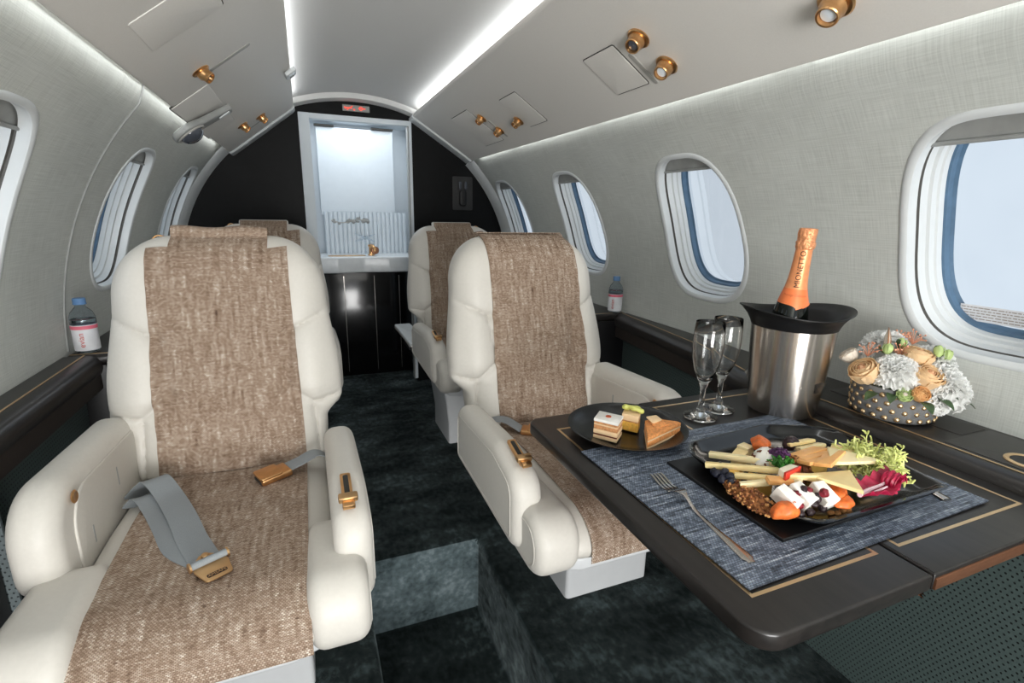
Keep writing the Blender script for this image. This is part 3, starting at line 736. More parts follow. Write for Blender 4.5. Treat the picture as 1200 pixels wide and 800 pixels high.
# deeper cabinets that the ledges turn into beside the rear seats
def rearcab(side, y0, y1, xin, label):
    X = (lambda x: x) if side > 0 else (lambda x: .616 - x)
    a, b = sorted((X(xin), X(1.245))); root = tag(obj('side_cabinet', box(a, b, y0, y1, .622, .650, .008, 3), 'wood'), label, 'cabinet')
    a, b = sorted((X(xin + .015), X(1.24))); obj('cabinet_front', box(a, b, y0 - .003, y1 - .005, -.02, .622, .004), 'black_board', root)
    a, b = sorted((X(xin + .01), X(1.24))); obj('gold_inlay', box(a, b, y0 + .016, y0 + .0195, .6502, .651), 'gold', root)
    return root
rearcab(1, 1.768, 3.11, 1.03, 'dark side cabinet behind the front right seat, topped by the right water bottle')
rearcab(-1, 1.668, 3.11, 1.14, 'dark side cabinet behind the front left seat, topped by the left water bottle')
# lid seam, flap and cup holder on the right ledge
obj('ledge_flap', slab(rect(1.150, 1.235, .508, .78, .004), .6485, .6512, .001), 'wood', lr)
obj('ledge_flap', slab(rect(1.085, 1.235, .30, .503, .004), .6485, .6512, .001), 'wood', lr)
def cup(x, y, z, label, par=None):
    t = thing('cup_holder', label, 'cup holder', (x, y, z))
    obj('cup_ring', lathe([(.0235, 0), (.032, 0), (.032, .002), (.030, .0035), (.026, .0035), (.024, .002), (.0235, -.02)], 40), 'gold', t)
    obj('cup_well', lathe([(.0235, .002), (.023, -.03), (0, -.031), (0, -.033), (.024, -.033)], 32), 'black_board', t); return t
cup(1.128, .398, .651, 'gold rimmed cup holder sunk in the right ledge at the table end')
# left: pilaster with the pale perforated edge and brown panel near the camera
bm = grid(lambda u, v: Vector((-.612 + .045 * u, 1.12, -.02 + .585 * v)), 2, 8, uv=lambda u, v: (u * .045, v * .58), thick=.006); obj('perforated_pilaster', bm, 'perf_pale', ll)
obj('brown_side_board', box(-.66, -.582, -1.5, 1.118, -.02, .553, .004), 'fascia', ll)


# ================================================================== SEATS
SE_A = [[(.26, .385), (.135, .325)], [(.135, .325), (.118, .20)], [(.118, .20), (.178, .150), (.186, .0)], [(.178, .150), (.27, .165)]]
def dseg(px, py, ax, ay, bx, by):
    dx, dy = bx - ax, by - ay; t = max(0, min(1, ((px - ax) * dx + (py - ay) * dy) / (dx * dx + dy * dy)))
    return math.hypot(px - ax - dx * t, py - ay - dy * t)
HB = .545
def bw(s):
    w = .203 + .006 * sstep(0, .1, s) + .039 * sstep(.10, .155, s) - .022 * sstep(.2, .42, s)
    if s > .41: k = min(1, (s - .41) / .135); w = (w - .125) + .125 * sqrt(max(0, 1 - k * k))
    return w
def bt(s):
    t = .058 + .012 * sstep(.12, .2, s)
    if s > .47: k = min(1, (s - .47) / .075); t *= sqrt(max(0, 1 - k * k))
    if s < .03: t *= sqrt(max(0.05, 1 - ((.03 - s) / .03) ** 2))
    return t
def byc(s): return .062 + s * .27
def bump_b(x, s, groove=True):
    ax = abs(x); d = min(dseg(ax, s, *a, *b) for ln in SE_A for a, b in zip(ln, ln[1:]))
    f = bt(s) / .06
    h = .018 * (1 - math.exp(-d / .024)) - .004 + .016 * math.exp(-((ax - .185) / .045) ** 2) * sstep(.12, .2, s) - .008 * math.exp(-(x / .10) ** 2)
    if groove: h -= .009 * math.exp(-(d / .0035) ** 2)
    for tx, ts in ((.135, .325), (.118, .20)): h -= .010 * math.exp(-((ax - tx) ** 2 + (s - ts) ** 2) / .012 ** 2)
    # pinched creases where the wing folds
    if groove:
        wv = math.exp(-((ax - .205) / .03) ** 2) * math.exp(-((s - .178) / .022) ** 2); h += .0035 * wv * sin(s * 620 + ax * 60)
    return h * min(1, f)
BP = 3.0
def bfront(x, s, groove=True, off=0.):
    w = bw(s); k = max(0., 1 - min(1, abs(x) / w) ** BP) ** (1 / BP)
    return Vector((x, byc(s) - (bt(s) + bump_b(x, s, groove)) * k - off, .44 + s))
def back_mesh():
    bm = bmesh.new(); rs = []; N = 150; R = 104
    for j in range(R + 1):
        s = HB * j / R; s = min(s, HB - .0008)
        w, t = bw(s), bt(s); L = []
        for i in range(N):
            a = 2 * pi * i / N; c, sn = cos(a), sin(a)
            x = w * (abs(c) ** (2 / BP)) * (1 if c > 0 else -1); k = abs(sn) ** (2 / BP)
            if sn < 0: y = byc(s) - (t + bump_b(x, s)) * k
            else: y = byc(s) + t * k
            L.append(Vector((x, y, .44 + s)))
        rs.append(L)
    rings(bm, rs); return fix(bm)
# cushion
def cw(y):
    w = .200 - .012 * sstep(-.30, -.40, y)
    if y < -.44: k = min(1, (-.44 - y) / .075); w = w - .05 + .05 * sqrt(max(0, 1 - k * k))
    return w
def chh(y):
    h = .066
    if y < -.42: k = min(1, (-.42 - y) / .0945); h *= sqrt(max(0, 1 - k * k))
    return h
YF = -.5145
def ctop(x, y, groove=True):
    w = cw(y); q = min(1, abs(x) / w); k = max(0, 1 - q ** 4) ** .25
    ear = sstep(.15, .19, abs(x)) * sstep(-.24, -.33, y)
    h = chh(y) * k + (.0 * ear - .010 * math.exp(-(x / .12) ** 2) - .010 * sstep(-.2, 0, y)) * min(1, chh(y) / .06)
    if False:
        d = min(abs(abs(x) - (.166)), abs(y + .245) if abs(x) > .166 else 9); h -= .005 * math.exp(-(d / .004) ** 2) * min(1, chh(y) / .05)
    return .408 + h
def cushion_mesh():
    bm = bmesh.new(); rs = []; N = 120; ys_ = [.07 - .49 * j / 50 for j in range(51)] + [-.42 - .0945 * sin(pi / 2 * j / 20) for j in range(1, 21)]
    for y in ys_:
        w, h = cw(y), chh(y); L = []
        for i in range(N):
            a = 2 * pi * i / N; c, sn = cos(a), sin(a); x = w * sqrt(abs(c)) * (1 if c > 0 else -1)
            if sn > 0: z = ctop(x, y)
            else: z = .408 - h * .8 * sqrt(abs(sn))
            L.append(Vector((x, y, z)))
        rs.append(L)
    rings(bm, rs); return fix(bm)
def yz(p): return Vector((p.z, p.x, p.y))     # slab drawn in (y,z), extruded along x
def belt_tongue(m): pass
def make_seat(label, loc, rz, aisle, notch, pedx=0., cover=False, rdx=0.):
    """seat faces -y; aisle = +1 / -1 side with the slim armrest"""
    t = thing('cabin_seat', label, 'seat', loc, rz, 'cream leather cabin seats')
    obj('backrest', back_mesh(), 'leather', t, smooth=80)
    obj('headrest_tab', slab(rect(-.100, .100, -.020, .020, .014) if notch else rect(-.120, .120, .012, .040, .012), .505, .562 if notch else .547, .009, fn=lambda p: Vector((p.x, byc(p.z) + p.y, .44 + p.z))), 'leather', t)
    obj('cushion', cushion_mesh(), 'leather', t, smooth=80)
    a_s = aisle
    for sd in (-1, 1):
        eo = fillet([(-.520, .352), (-.270, .352), (-.270, .478), (-.520, .488)], [.058, .03, .06, .080], 8)
        xo = .244 if sd == a_s else .254; x0, x1 = sorted((sd * .148, sd * xo)); eb = obj('side_bolster', slab(eo, x0, x1, .026, 6, fn=yz), 'leather', t, smooth=60)
        q_ = inset(eo, .024); xx = sd * (xo - .0005)
        obj('piping', tube([(xx, p.x, p.y) for p in q_[::2]], .0016, 6, True), 'leather_side', eb)
    obj('seat_pan', slab(fillet([(-.20, .06), (-.20, -.44), (-.12, -.47), (.12, -.47), (.20, -.44), (.20, .06)], .03, 5), .325, .358, .008), 'shroud', t)
    bx = bmesh.new(); rs = []
    for z, hx, yf, yb in ((0, .135, -.205, .08), (.10, .135, -.205, .08), (.22, .15, -.215, .09), (.33, .175, -.24, .09)):
        rs.append([Vector((p.x + pedx, p.y, z)) for p in rect(-hx, hx, yf, yb, .012, 4)])
    rings(bx, rs); obj('pedestal', fix(bx), 'shroud', t, smooth=30)
    a = aisle
    # outboard armrest: thick box with folding-table door
    o_out = fillet([(-.335, .430), (.085, .405), (.085, .600), (-.335, .622)], [.055, .03, .04, .095], 8)
    x0, x1 = (-.274 * a, -.203 * a); lo, hi = min(x0, x1), max(x0, x1)
    arm = obj('armrest', slab(o_out, lo, hi, .030, 6, fn=yz), 'leather', t, smooth=60); arm['label'] = 'thick window-side armrest with a bronze button'
    fx = -.203 * a; s_ = 1 if a > 0 else -1
    pan = inset(fillet([(-.285, .425), (.075, .415), (.075, .580), (-.285, .602)], [.01, .01, .03, .08], 8), 0.012)
    q = (fx - .003, fx + .0035) if a > 0 else (fx - .0035, fx + .003)
    obj('pocket_door', slab(pan, q[0], q[1], .003, 3, fn=yz), 'leather_side', arm)
    bt_ = lathe([(0, 0), (.010, 0), (.0115, .002), (.009, .004), (.005, .0035), (0, .003)], 24)
    obj('door_button', bt_, 'bronze', arm, loc=(fx + .0035 * s_, -.262, .583), rot=(0, radians(90) * s_, 0))
    for yy, z0, z1 in ((-.07, .50, .54), (-.215, .465, .50)):
        obj('pocket_slot', box(fx + .002 * s_ - .002, fx + .002 * s_ + .002, yy - .003, yy + .003, z0, z1, .001), 'grey_trim', arm)
    # aisle armrest: slimmer, with inset side panel and bronze lever
    o_in = fillet([(-.440, .372), (.0, .385), (.0, .550), (-.30, .566), (-.432, .538)], [.040, .03, .05, .09, .060], 8)
    x0, x1 = (.194 * a, .260 * a); lo, hi = min(x0, x1), max(x0, x1)
    ar2 = obj('armrest', slab(o_in, lo, hi, .026, 6, fn=yz), 'leather', t, smooth=60); ar2['label'] = 'slim aisle armrest with a bronze recline lever'
    pq = inset(o_in, .027); xx = .2595 * a
    obj('piping', tube([(xx, p.x, p.y) for p in pq[::2]], .0020, 6, True), 'leather_side', ar2)
    # lever on the front-top of the slim armrest
    lm = Matrix.Translation((.224 * a, -.366, .561)) @ Matrix.Rotation(radians(13), 4, 'X')
    def L(name, bm, mat, par): bmesh.ops.transform(bm, matrix=lm, verts=bm.verts); return obj(name, bm, mat, par)
    pl = L('recline_lever', slab(rect(-.0095, .0095, -.032, .050, .004), -.004, .004, .0015), 'bronze', ar2)
    L('lever_slot', slab(rect(-.0045, .0045, -.018, .043, .003), .0038, .0046, 0), 'shadow_gap', pl)
    L('lever_handle', box(-.0165, .0165, -.030, -.014, .004, .016, .003), 'bronze_light', pl)
    L('lever_tip', box(-.0105, .0105, -.044, -.030, .002, .011, .002), 'bronze', pl)
    # bronze coat loop behind the backrest shoulder
    lpx = -.135 * a
    pts = [(lpx + .020 * cos(k * pi / 10), byc(.53) + .03, .950 + .034 * sin(k * pi / 10)) for k in range(11)]
    obj('coat_loop', ribbon(pts, (0, 1, 0), .014, .003), 'bronze', t)
    # woven runner over the backrest
    rw = thing('x', label, 'x'); bpy.data.objects.remove(rw)
    hwf = lambda s: (.153 if notch else .148) - .008 * sstep(.05, .45, s)
    smax = .520 if notch else .5445
    def bc(u, v):
        s = .012 + (smax - .012) * v; x = (u * 2 - 1) * hwf(s) + rdx * (1 - .5 * v); k = bfront(x, s, False, .0035)
        ed = abs(u * 2 - 1)
        k.y -= .0015 * sstep(.9, 1, ed) * sin(v * 60 + u * 9); k.z += .003 * sin(u * 14) * sstep(.95, 1, v) if notch else .005 * sstep(.90, 1, v); return k
    bm = grid(bc, 60, 90, uv=lambda u, v: ((u * 2 - 1) * hwf(v * .5) + 1, v * HB), thick=.0025)
    if notch:
        up = .5665 if cover else .560
        def bc2(u, v):
            x = (u * 2 - 1) * (.102 if cover else .094)
            def fr(s_):
                f = bfront(x, min(s_, .5445), False, .0065); y = byc(min(s_, .562)) - .0245
                return min(f.y, y) if s_ < .53 else (f.y * (1 - sstep(.53, .555, s_)) + y * sstep(.53, .555, s_) if f.y < y else y)
            if v < .5: s = .495 + (up - .008 - .495) * v / .5; p = Vector((x, fr(s), .44 + s))
            elif v < .7 and cover:
                an = pi * (v - .5) / .2; p = Vector((x, byc(.56) - .0245 * cos(an), .44 + up - .008 + .008 * sin(an)))
            elif not cover: s = up - .008 + .008 * (v - .5) / .5; p = Vector((x, fr(s) + .001 * (v - .5), .44 + s))
            else: s = up - .008 - .09 * (v - .7) / .3; p = Vector((x, byc(.56) + .0245 + .01 * (v - .7), .44 + s))
            p.z += (.0025 * sin(u * 9 + 1) if cover else 0) * sstep(.3, .5, v); return p
        grid(bc2, 40, 50, uv=lambda u, v: ((u * 2 - 1) * .1 + 1, .495 + v * .14), thick=.0025, bm=bm)
    else:
        def bc3(u, v):
            s = .5445 - .12 * v; x = (u * 2 - 1) * hwf(.54) + rdx * .5
            w = bw(min(s, .53)); k = max(0., 1 - min(1, abs(x) / w) ** BP) ** (1 / BP); return Vector((x, byc(s) + bt(min(s, .543)) * k + .004 * sstep(0, .1, v) , (.4495 + s)))
        grid(bc3, 40, 20, uv=lambda u, v: ((u * 2 - 1) * .14 + 1, .565 + v * .12), thick=.0025, bm=bm)
    r1 = obj('backrest_runner', fix(bm), 'tweed', t, smooth=70); 
    def hz(x, y): return ctop(x, y, False)
    def sc(u, v):
        x = (u * 2 - 1) * .153 + rdx
        if v < .86: y = .0 - .42 * (v / .86)
        else: y = -.42 - .0945 * sin(pi / 2 * min(1, (v - .86) / .125))
        p = Vector((x, y, hz(x, y) + .0035))
        if v >= .86: p.y -= .0035 * sin(pi / 2 * min(1, (v - .86) / .125)); 
        if v > .985: p.z = .408 - .025 * (v - .985) / .015
        p.z += .0022 * sin(y * 55 + x * 22) * math.exp(-((y + .16) / .08) ** 2) * (.5 + x * 4); return p
    bm = grid(sc, 60, 110, uv=lambda u, v: ((u * 2 - 1) * .153 + 1, v / .86 * .42 if v < .86 else .42 + (v - .86) / .14 * .15), thick=.0025)
    obj('seat_runner', fix(bm), 'tweed', t, smooth=70)
    return t
seat1 = make_seat('cream leather seat at the front left, woven runner, belt lying open on it', (-.188, 1.22, 0), 0, 1, True, cover=True)
seat2 = make_seat('cream leather seat behind the laid table, smooth-topped brown runner', (.606, 1.25, 0), 0, -1, False, pedx=.135, rdx=.024)
seat3 = make_seat('rear left cream seat, only its top showing behind the front left seat', (-.165, 2.36, 0), 0, 1, True)
seat4 = make_seat('rear right cream seat, half hidden behind the seat at the laid table', (.690, 2.32, 0), 0, -1, True)

# ================================================================== TABLE AND THINGS ON IT
ZT = .630
tb = thing('folding_table', 'black folding table with gold inlay lines pulled out from the right ledge', 'table', (.72, .6, ZT))
tl = lambda v: Vector((v.x - .72, v.y - .6, v.z - ZT))
o1 = fillet([(.404, .294), (.6855, .294), (.6855, .905), (.404, .905)], [.035, .002, .002, .030], 8)
o2 = fillet([(.6885, .294), (1.031, .294), (1.031, .905), (.6885, .905)], [.002, .004, .004, .002], 4)
lf = obj('table_leaf', slab(o1, ZT - .024, ZT, .004, 3, fn=tl), 'wood', tb)
rf = obj('table_leaf', slab(o2, ZT - .024, ZT, .003, 3, fn=tl), 'wood', tb)
bm = slab(inset([Vector(p) for p in o1], .014), ZT - .028, ZT - .0235, .002, 2, fn=tl); obj('edge_moulding', bm, 'copper', lf)
obj('edge_band', slab(rect(.690, 1.030, .2915, .296), ZT - .022, ZT - .006, .001, 2, fn=tl), 'copper', rf)
def frame_bm(x0, x1, y0, y1, w, z0, z1):
    bm = bmesh.new(); a = [(x0, y0), (x1, y0), (x1, y1), (x0, y1)]; b = [(x0 + w, y0 + w), (x1 - w, y0 + w), (x1 - w, y1 - w), (x0 + w, y1 - w)]
    vs = [[bm.verts.new(tl(Vector((p[0], p[1], z)))) for p in L] for L, z in ((a, z0), (a, z1), (b, z1), (b, z0))]
    for i in range(4):
        j = (i + 1) % 4
        for k in range(3): bm.faces.new((vs[k][i], vs[k][j], vs[k + 1][j], vs[k + 1][i]))
    return fix(bm)
obj('gold_inlay', frame_bm(.443, .662, .345, .838, .0048, ZT - .001, ZT + .0004), 'gold', lf, smooth=0)
obj('gold_inlay', frame_bm(.703, .999, .345, .872, .0048, ZT - .001, ZT + .0004), 'gold', rf, smooth=0)
obj('table_support', slab(rect(.80, 1.07, .56, .64, .01), ZT - .085, ZT - .0245, .006, 3, fn=tl), 'black_board', tb)

def mk(x, y, z): return Vector((x, y, z))
A_, B_, C_, D_ = mk(.447, .353, 0), mk(.951, .366, 0), mk(.941, .742, 0), mk(.437, .728, 0)
def pmf(u, v):
    p = (A_ * (1 - u) + B_ * u) * (1 - v) + (D_ * (1 - u) + C_ * u) * v; p.z = ZT + .0024 + .0006 * sin(u * 14) * sstep(.9, 1, v); return p
tag(obj('placemat', grid(pmf, 24, 16, uv=lambda u, v: (u * .505, v * .376), thick=-.0018), 'placemat'), 'blue and black woven placemat on the table under the cheese platter', 'placemat')
ZM = ZT + .0030
# flat black board
tag(obj('serving_board', slab([(.557, .402), (.900, .408), (.896, .640), (.553, .634)], ZM + .0005, ZM + .0065, .002), 'black_board'), 'flat square black board under the cheese platter', 'board')
# black platter with curved rim
def platter():
    bm = bmesh.new(); rs = []
    for d, z in ((.040, .0), (.022, .001), (.008, .012), (.0, .021), (-.0015, .0235), (.002, .0242), (.008, .0205), (.014, .0125), (.026, .0050), (.045, .0032)):
        L = fillet([(.574 + d, .386 + d), (.872 - d * .9, .384 + d), (.914 - d, .604 - d), (.80, .656 - d), (.578 + d, .640 - d)], [.050, .010, .05, .06, .050], 10)
        rs.append([Vector((p.x, p.y, ZM + .007 + z)) for p in L])
    rings(bm, rs); return fix(bm)
pf_ = tag(obj('cheese_platter', platter(), 'black_gloss'), 'glossy black platter with rounded corners holding cheese, dried fruit and salad', 'platter')
ZP = ZM + .011

# ---- food
M['cheese_pale'] = pm('pale_cheese', (250, 224, 164), .45, bump=(80, .1, .001), var=.02, sss=.15)
M['cheese_cream'] = pm('cream_cheese', (251, 232, 184), .45, bump=(80, .1, .001), var=.02, sss=.15)
M['cheese_orange'] = pm('orange_cheese', (250, 186, 118), .45, bump=(80, .1, .001), var=.03, sss=.15)
M['cheese_gold'] = pm('golden_cheese', (232, 186, 96), .45, var=.05)
M['brie'] = pm('brie_white', (246, 243, 236), .6, bump=(60, .3, .002), var=.02, sss=.15)
M['brie_rind'] = pm('brie_rind', (214, 206, 196), .7, bump=(80, .3, .002), var=.06)
M['apricot'] = pm('dried_apricot', (220, 112, 52), .4, bump=(120, .5, .003), var=.12, sss=.1)
M['raisin'] = pm('raisin', (46, 30, 34), .35, bump=(200, .8, .003), var=.3)
M['berry'] = pm('dark_berry', (34, 36, 52), .35, bump=(160, .8, .003), var=.3)
M['cranberry'] = pm('dried_cranberry', (120, 28, 40), .3, bump=(160, .7, .003), var=.2)
M['granola'] = pm('granola', (150, 96, 54), .7, bump=(180, .8, .004), var=.25)
M['nut'] = pm('nut_piece', (206, 150, 92), .6, bump=(180, .6, .003), var=.2)
M['nut_dark'] = pm('seed_brown', (112, 62, 34), .6, bump=(180, .6, .003), var=.2)
M['apple_red'] = pm('apple_skin', (214, 58, 44), .25, var=.12)
M['apple_flesh'] = pm('apple_flesh', (250, 240, 216), .5, var=.02)
M['purple_flower'] = pm('purple_flower', (74, 36, 78), .6, var=.25)
M['parsley'] = pm('parsley', (48, 116, 30), .5, var=.25)
M['lettuce'] = pm('frisee', (216, 222, 138), .5, var=.15, sss=.1)
M['radicchio'] = pm('radicchio_red', (170, 26, 66), .4, var=.2)
M['radicchio_white'] = pm('radicchio_white', (244, 214, 224), .45, var=.05)
M['lime_cream'] = pm('lime_cream', (206, 208, 112), .45, var=.06)
M['cake_white'] = pm('white_icing', (240, 238, 232), .5, bump=(80, .3, .002), var=.03)
M['cake_cream'] = pm('cake_cream', (240, 206, 162), .6, var=.04)
M['cake_sponge'] = pm('sponge_brown', (206, 146, 96), .8, bump=(220, .8, .003), var=.12)
M['cake_choc'] = pm('chocolate_layer', (110, 52, 34), .6, var=.1)
M['cake_yellow'] = pm('yellow_sponge', (228, 176, 76), .8, bump=(220, .8, .003), var=.1)
M['cake_orange'] = pm('orange_sponge', (236, 156, 92), .7, bump=(220, .8, .003), var=.12)
def prism(poly, z0, h, mat, name, label, cat='cheese', group=None, rot=(0, 0), r=.001):
    """a cut piece: polygon footprint in world x,y, lifted to z0; tilt about its centre"""
    c = sum((Vector((p[0], p[1], 0)) for p in poly), Vector()) / len(poly)
    bm = slab([(p[0] - c.x, p[1] - c.y) for p in poly], 0, h, r, 2)
    o = obj(name, bm, mat, None, loc=(c.x, c.y, z0), rot=(rot[0], rot[1], 0)); return tag(o, label, cat, group)
def baton(a, b, w, mat, label, group=None):
    a, b = Vector(a), Vector(b); d = (b - a); L = d.length; bm = box(0, L, -w / 2, w / 2, -w / 2, w / 2, w * .12)
    o = obj('cheese_stick', bm, mat, None, loc=a); o.rotation_euler = (0, -math.asin(d.z / L), math.atan2(d.y, d.x)); return tag(o, label, 'cheese', group)
G = 'cheese sticks on the platter'
baton((.566, .560, .668), (.636, .470, .689), .0085, 'cheese_pale', 'pale cheese stick reaching over the platter rim, nearer the camera', G)
baton((.592, .580, .672), (.650, .487, .690), .0095, 'cheese_cream', 'pale cheese stick lying behind the one over the rim', G)
baton((.578, .512, .672), (.622, .458, .684), .0080, 'cheese_pale', 'short cheese stick below the long two, beside the granola', G)
baton((.566, .490, .670), (.640, .450, .686), .0080, 'cheese_cream', 'cheese stick running from the granola to the orange slice', G)
baton((.620, .460, .690), (.664, .440, .690), .0080, 'cheese_pale', 'cheese stick with a pale end beside the red apple slice', G)
def cube(x, y, z, s, mat, name, label, cat='cheese', rz=.3, group=None, sz=None):
    sz = sz or (s, s, s); o = obj(name, box(-sz[0] / 2, sz[0] / 2, -sz[1] / 2, sz[1] / 2, 0, sz[2], .0012), mat, None, loc=(x, y, z), rot=(0, 0, rz)); return tag(o, label, cat, group)
cube(.638, .560, ZP, .020, 'cheese_pale', 'cheese_cube', 'pale cheese cube behind the sticks', rz=.5, sz=(.024, .02, .034), group='cheese cubes on the platter')
cube(.662, .572, ZP, .020, 'cheese_cream', 'cheese_cube', 'cheese cube next to the orange apricot at the back', rz=.2, sz=(.02, .02, .036), group='cheese cubes on the platter')
cube(.592, .528, ZP, .020, 'cheese_gold', 'cheese_cube', 'golden cheese cube beside the dark berries', rz=.4, sz=(.022, .02, .028), group='cheese cubes on the platter')
cube(.618, .500, ZP, .020, 'cheese_gold', 'cheese_cube', 'golden cheese cube half hidden under the sticks', rz=.9, sz=(.03, .03, .022), group='cheese cubes on the platter')
cube(.632, .445, ZP, .020, 'cheese_gold', 'cheese_cube', 'golden cheese cube behind the brie slices', rz=.1, sz=(.04, .025, .028), group='cheese cubes on the platter')
# goat cheese roll in red flakes
gr = thing('goat_cheese', 'white goat cheese ball rolled in red flakes', 'cheese', (.650, .518, ZP + .034))
obj('ball', blob(.025, .022, .024, .12, 2, 3, 1), 'brie', gr)
bm = bmesh.new(); rr = random.Random(2)
for k in range(70):
    v = Vector((rr.gauss(0, 1), rr.gauss(0, 1), rr.gauss(.2, 1))).normalized()
    merge(bm, box(-.0024, .0024, -.0014, .0014, -.0007, .0007), Matrix.Translation(Vector((v.x * .0253, v.y * .0224, v.z * .0243))) @ v.to_track_quat('Z', 'Y').to_matrix().to_4x4() @ Matrix.Rotation(rr.uniform(0, 6), 4, 'Z'))
fk = obj('red_flakes', bm, 'nut_dark', gr); fk['kind'] = 'stuff'
def fruit(x, y, z, r, mat, name, label, cat, seed, amp=.25, group=None, sub=3, rot=(0, 0, 0)):
    o = obj(name, blob(r[0], r[1], r[2], amp, 1.6, sub, seed), mat, None, loc=(x, y, z), rot=rot, smooth=80); return tag(o, label, cat, group)
ga = 'dried apricots on the platter'
fruit(.688, .566, .684, (.020, .014, .010), 'apricot', 'dried_apricot', 'orange dried apricot at the back, behind the goat cheese', 'dried fruit', 1, group=ga, rot=(.3, .2, .3))
fruit(.672, .552, .688, (.014, .012, .009), 'apricot', 'dried_apricot', 'small orange dried apricot touching the flaked goat cheese', 'dried fruit', 2, group=ga)
fruit(.678, .420, .674, (.018, .012, .008), 'apricot', 'dried_apricot', 'dried apricot beside the pale cheese triangle, upper of two', 'dried fruit', 3, group=ga, rot=(.2, 0, .4))
fruit(.672, .407, .668, (.018, .012, .008), 'apricot', 'dried_apricot', 'dried apricot beside the raisins, lower of two', 'dried fruit', 4, group=ga, rot=(.1, 0, .2))
fruit(.575, .420, .668, (.020, .012, .013), 'apricot', 'dried_apricot', 'dried apricot leaning on the brie at the front rim', 'dried fruit', 5, group=ga, rot=(.3, -.2, -.3))
fruit(.736, .548, .682, (.014, .012, .012), 'raisin', 'prune', 'black prune in front of the pale cheese slices at the back', 'dried fruit', 6)
fruit(.619, .401, .696, (.0065, .006, .006), 'cranberry', 'dried_cranberry', 'dark red cranberry on top of the brie', 'dried fruit', 7)
rr = random.Random(11)
for k, (x, y, z) in enumerate([(.600, .410, .662), (.612, .412, .668), (.622, .405, .664), (.632, .408, .668), (.605, .420, .672), (.618, .420, .676), (.596, .402, .655), (.612, .400, .655), (.626, .418, .674), (.640, .413, .664), (.644, .420, .672), (.654, .420, .670), (.650, .410, .664), (.636, .400, .656)]):
    fruit(x, y + .010, z + .008, (.0072, .0058, .0055), 'raisin' if k % 4 else 'cranberry', 'raisin', 'wrinkled dark raisin in the heap at the front rim of the platter', 'dried fruit', 20 + k, .35, 'raisins heaped by the brie', 2, (rr.uniform(-1, 1), rr.uniform(-1, 1), rr.uniform(0, 3)))
for k, (x, y, z) in enumerate([(.574, .548, .662), (.568, .536, .664), (.576, .530, .668), (.566, .522, .662), (.574, .516, .668), (.582, .545, .670), (.570, .508, .664)]):
    fruit(x, y, z, (.0075, .007, .007), 'berry', 'blackberry', 'dark blue berry under the cheese sticks at the left rim', 'berry', 40 + k, .3, 'dark berries at the left rim', 2)
for k, (x, y) in enumerate([(.664, .416), (.672, .412), (.686, .414), (.694, .412), (.700, .416)]):
    fruit(x, y, ZP + .003, (.006, .004, .003), 'nut', 'nut', 'small nut lying on the platter by the lower apricot', 'nut', 60 + k, .2, 'loose nuts on the platter', 2)
def cluster(name, label, cat, cx, cy, z, sx, sy, sz, n, seed, mats, s0=.003, rot=0.):
    t = thing(name, label, cat, (cx, cy, z), rot); rr = random.Random(seed)
    obj('core', blob(sx * .92, sy * .92, sz * .92, .2, 2, 3, seed), mats[0], t)
    for mi, m in enumerate(mats):
        bm = bmesh.new()
        for k in range(n):
            v = Vector((rr.gauss(0, 1), rr.gauss(0, 1), rr.gauss(.3, 1))).normalized()
            b = blob(s0 * rr.uniform(.6, 1.3), s0 * rr.uniform(.5, 1), s0 * rr.uniform(.5, .9), .3, 2, 1, k)
            merge(bm, b, Matrix.Translation(Vector((v.x * sx, v.y * sy, v.z * sz))) @ Matrix.Rotation(rr.uniform(0, 6), 4, v))
        g = obj('crumbs', bm, m, t); g['kind'] = 'stuff'
    return t
cluster('granola_bar', 'brown granola piece beneath the cheese sticks at the near rim', 'granola', .572, .474, ZP + .013, .014, .046, .014, 70, 3, ['granola', 'nut', 'nut_dark'], rot=.05)
cluster('nut_cheese_ball', 'cheese ball crusted in dark brown nuts beside the parsley', 'cheese', .684, .492, ZP + .026, .016, .024, .022, 60, 4, ['nut_dark', 'granola'], .0028)
cluster('purple_garnish', 'tuft of dark purple edible petals on the goat cheese', 'garnish', .654, .502, .700, .014, .012, .006, 45, 5, ['purple_flower'], .0032)
def curly(name, label, cx, cy, z, rad, h, n, mat, seed, r=.0011):
    t = thing(name, label, 'garnish', (cx, cy, z)); rr = random.Random(seed); bm = bmesh.new()
    for k in range(n):
        a = rr.uniform(0, 2 * pi); el = rr.uniform(.15, 1.2); L = rad * rr.uniform(.6, 1.05); p = Vector((0, 0, 0)); d = Vector((cos(a) * cos(el), sin(a) * cos(el), sin(el) * h / rad)); pts = []
        for j in range(7):
            pts.append(p.copy()); p = p + d * (L / 6) + Vector((rr.gauss(0, 1), rr.gauss(0, 1), rr.gauss(0, 1))) * (L * .05)
        tube(pts, [r, r, r * .9, r * .9, r * .8, r * .8, r * .5], 4, bm=bm)
        for j in range(2, 7):
            for q in range(2):
                e = pts[j] + Vector((rr.gauss(0, 1), rr.gauss(0, 1), rr.gauss(.2, 1))).normalized() * (L * .2); tube([pts[j], (pts[j] + e) / 2 + Vector((0, 0, L * .03)), e], [r * .9, r, r * .6], 4, bm=bm)
    g = obj('leaf_fronds', bm, mat, t, smooth=60); g['kind'] = 'stuff'; return t
curly('parsley_sprig', 'bright green curly parsley beside the red apple slice', .638, .482, .690, .019, .014, 60, 'parsley', 8, .0013)
curly('frisee_lettuce', 'pale yellow green frisee lettuce behind the cheese triangles', .796, .452, .668, .052, .046, 150, 'lettuce', 9, .0017)
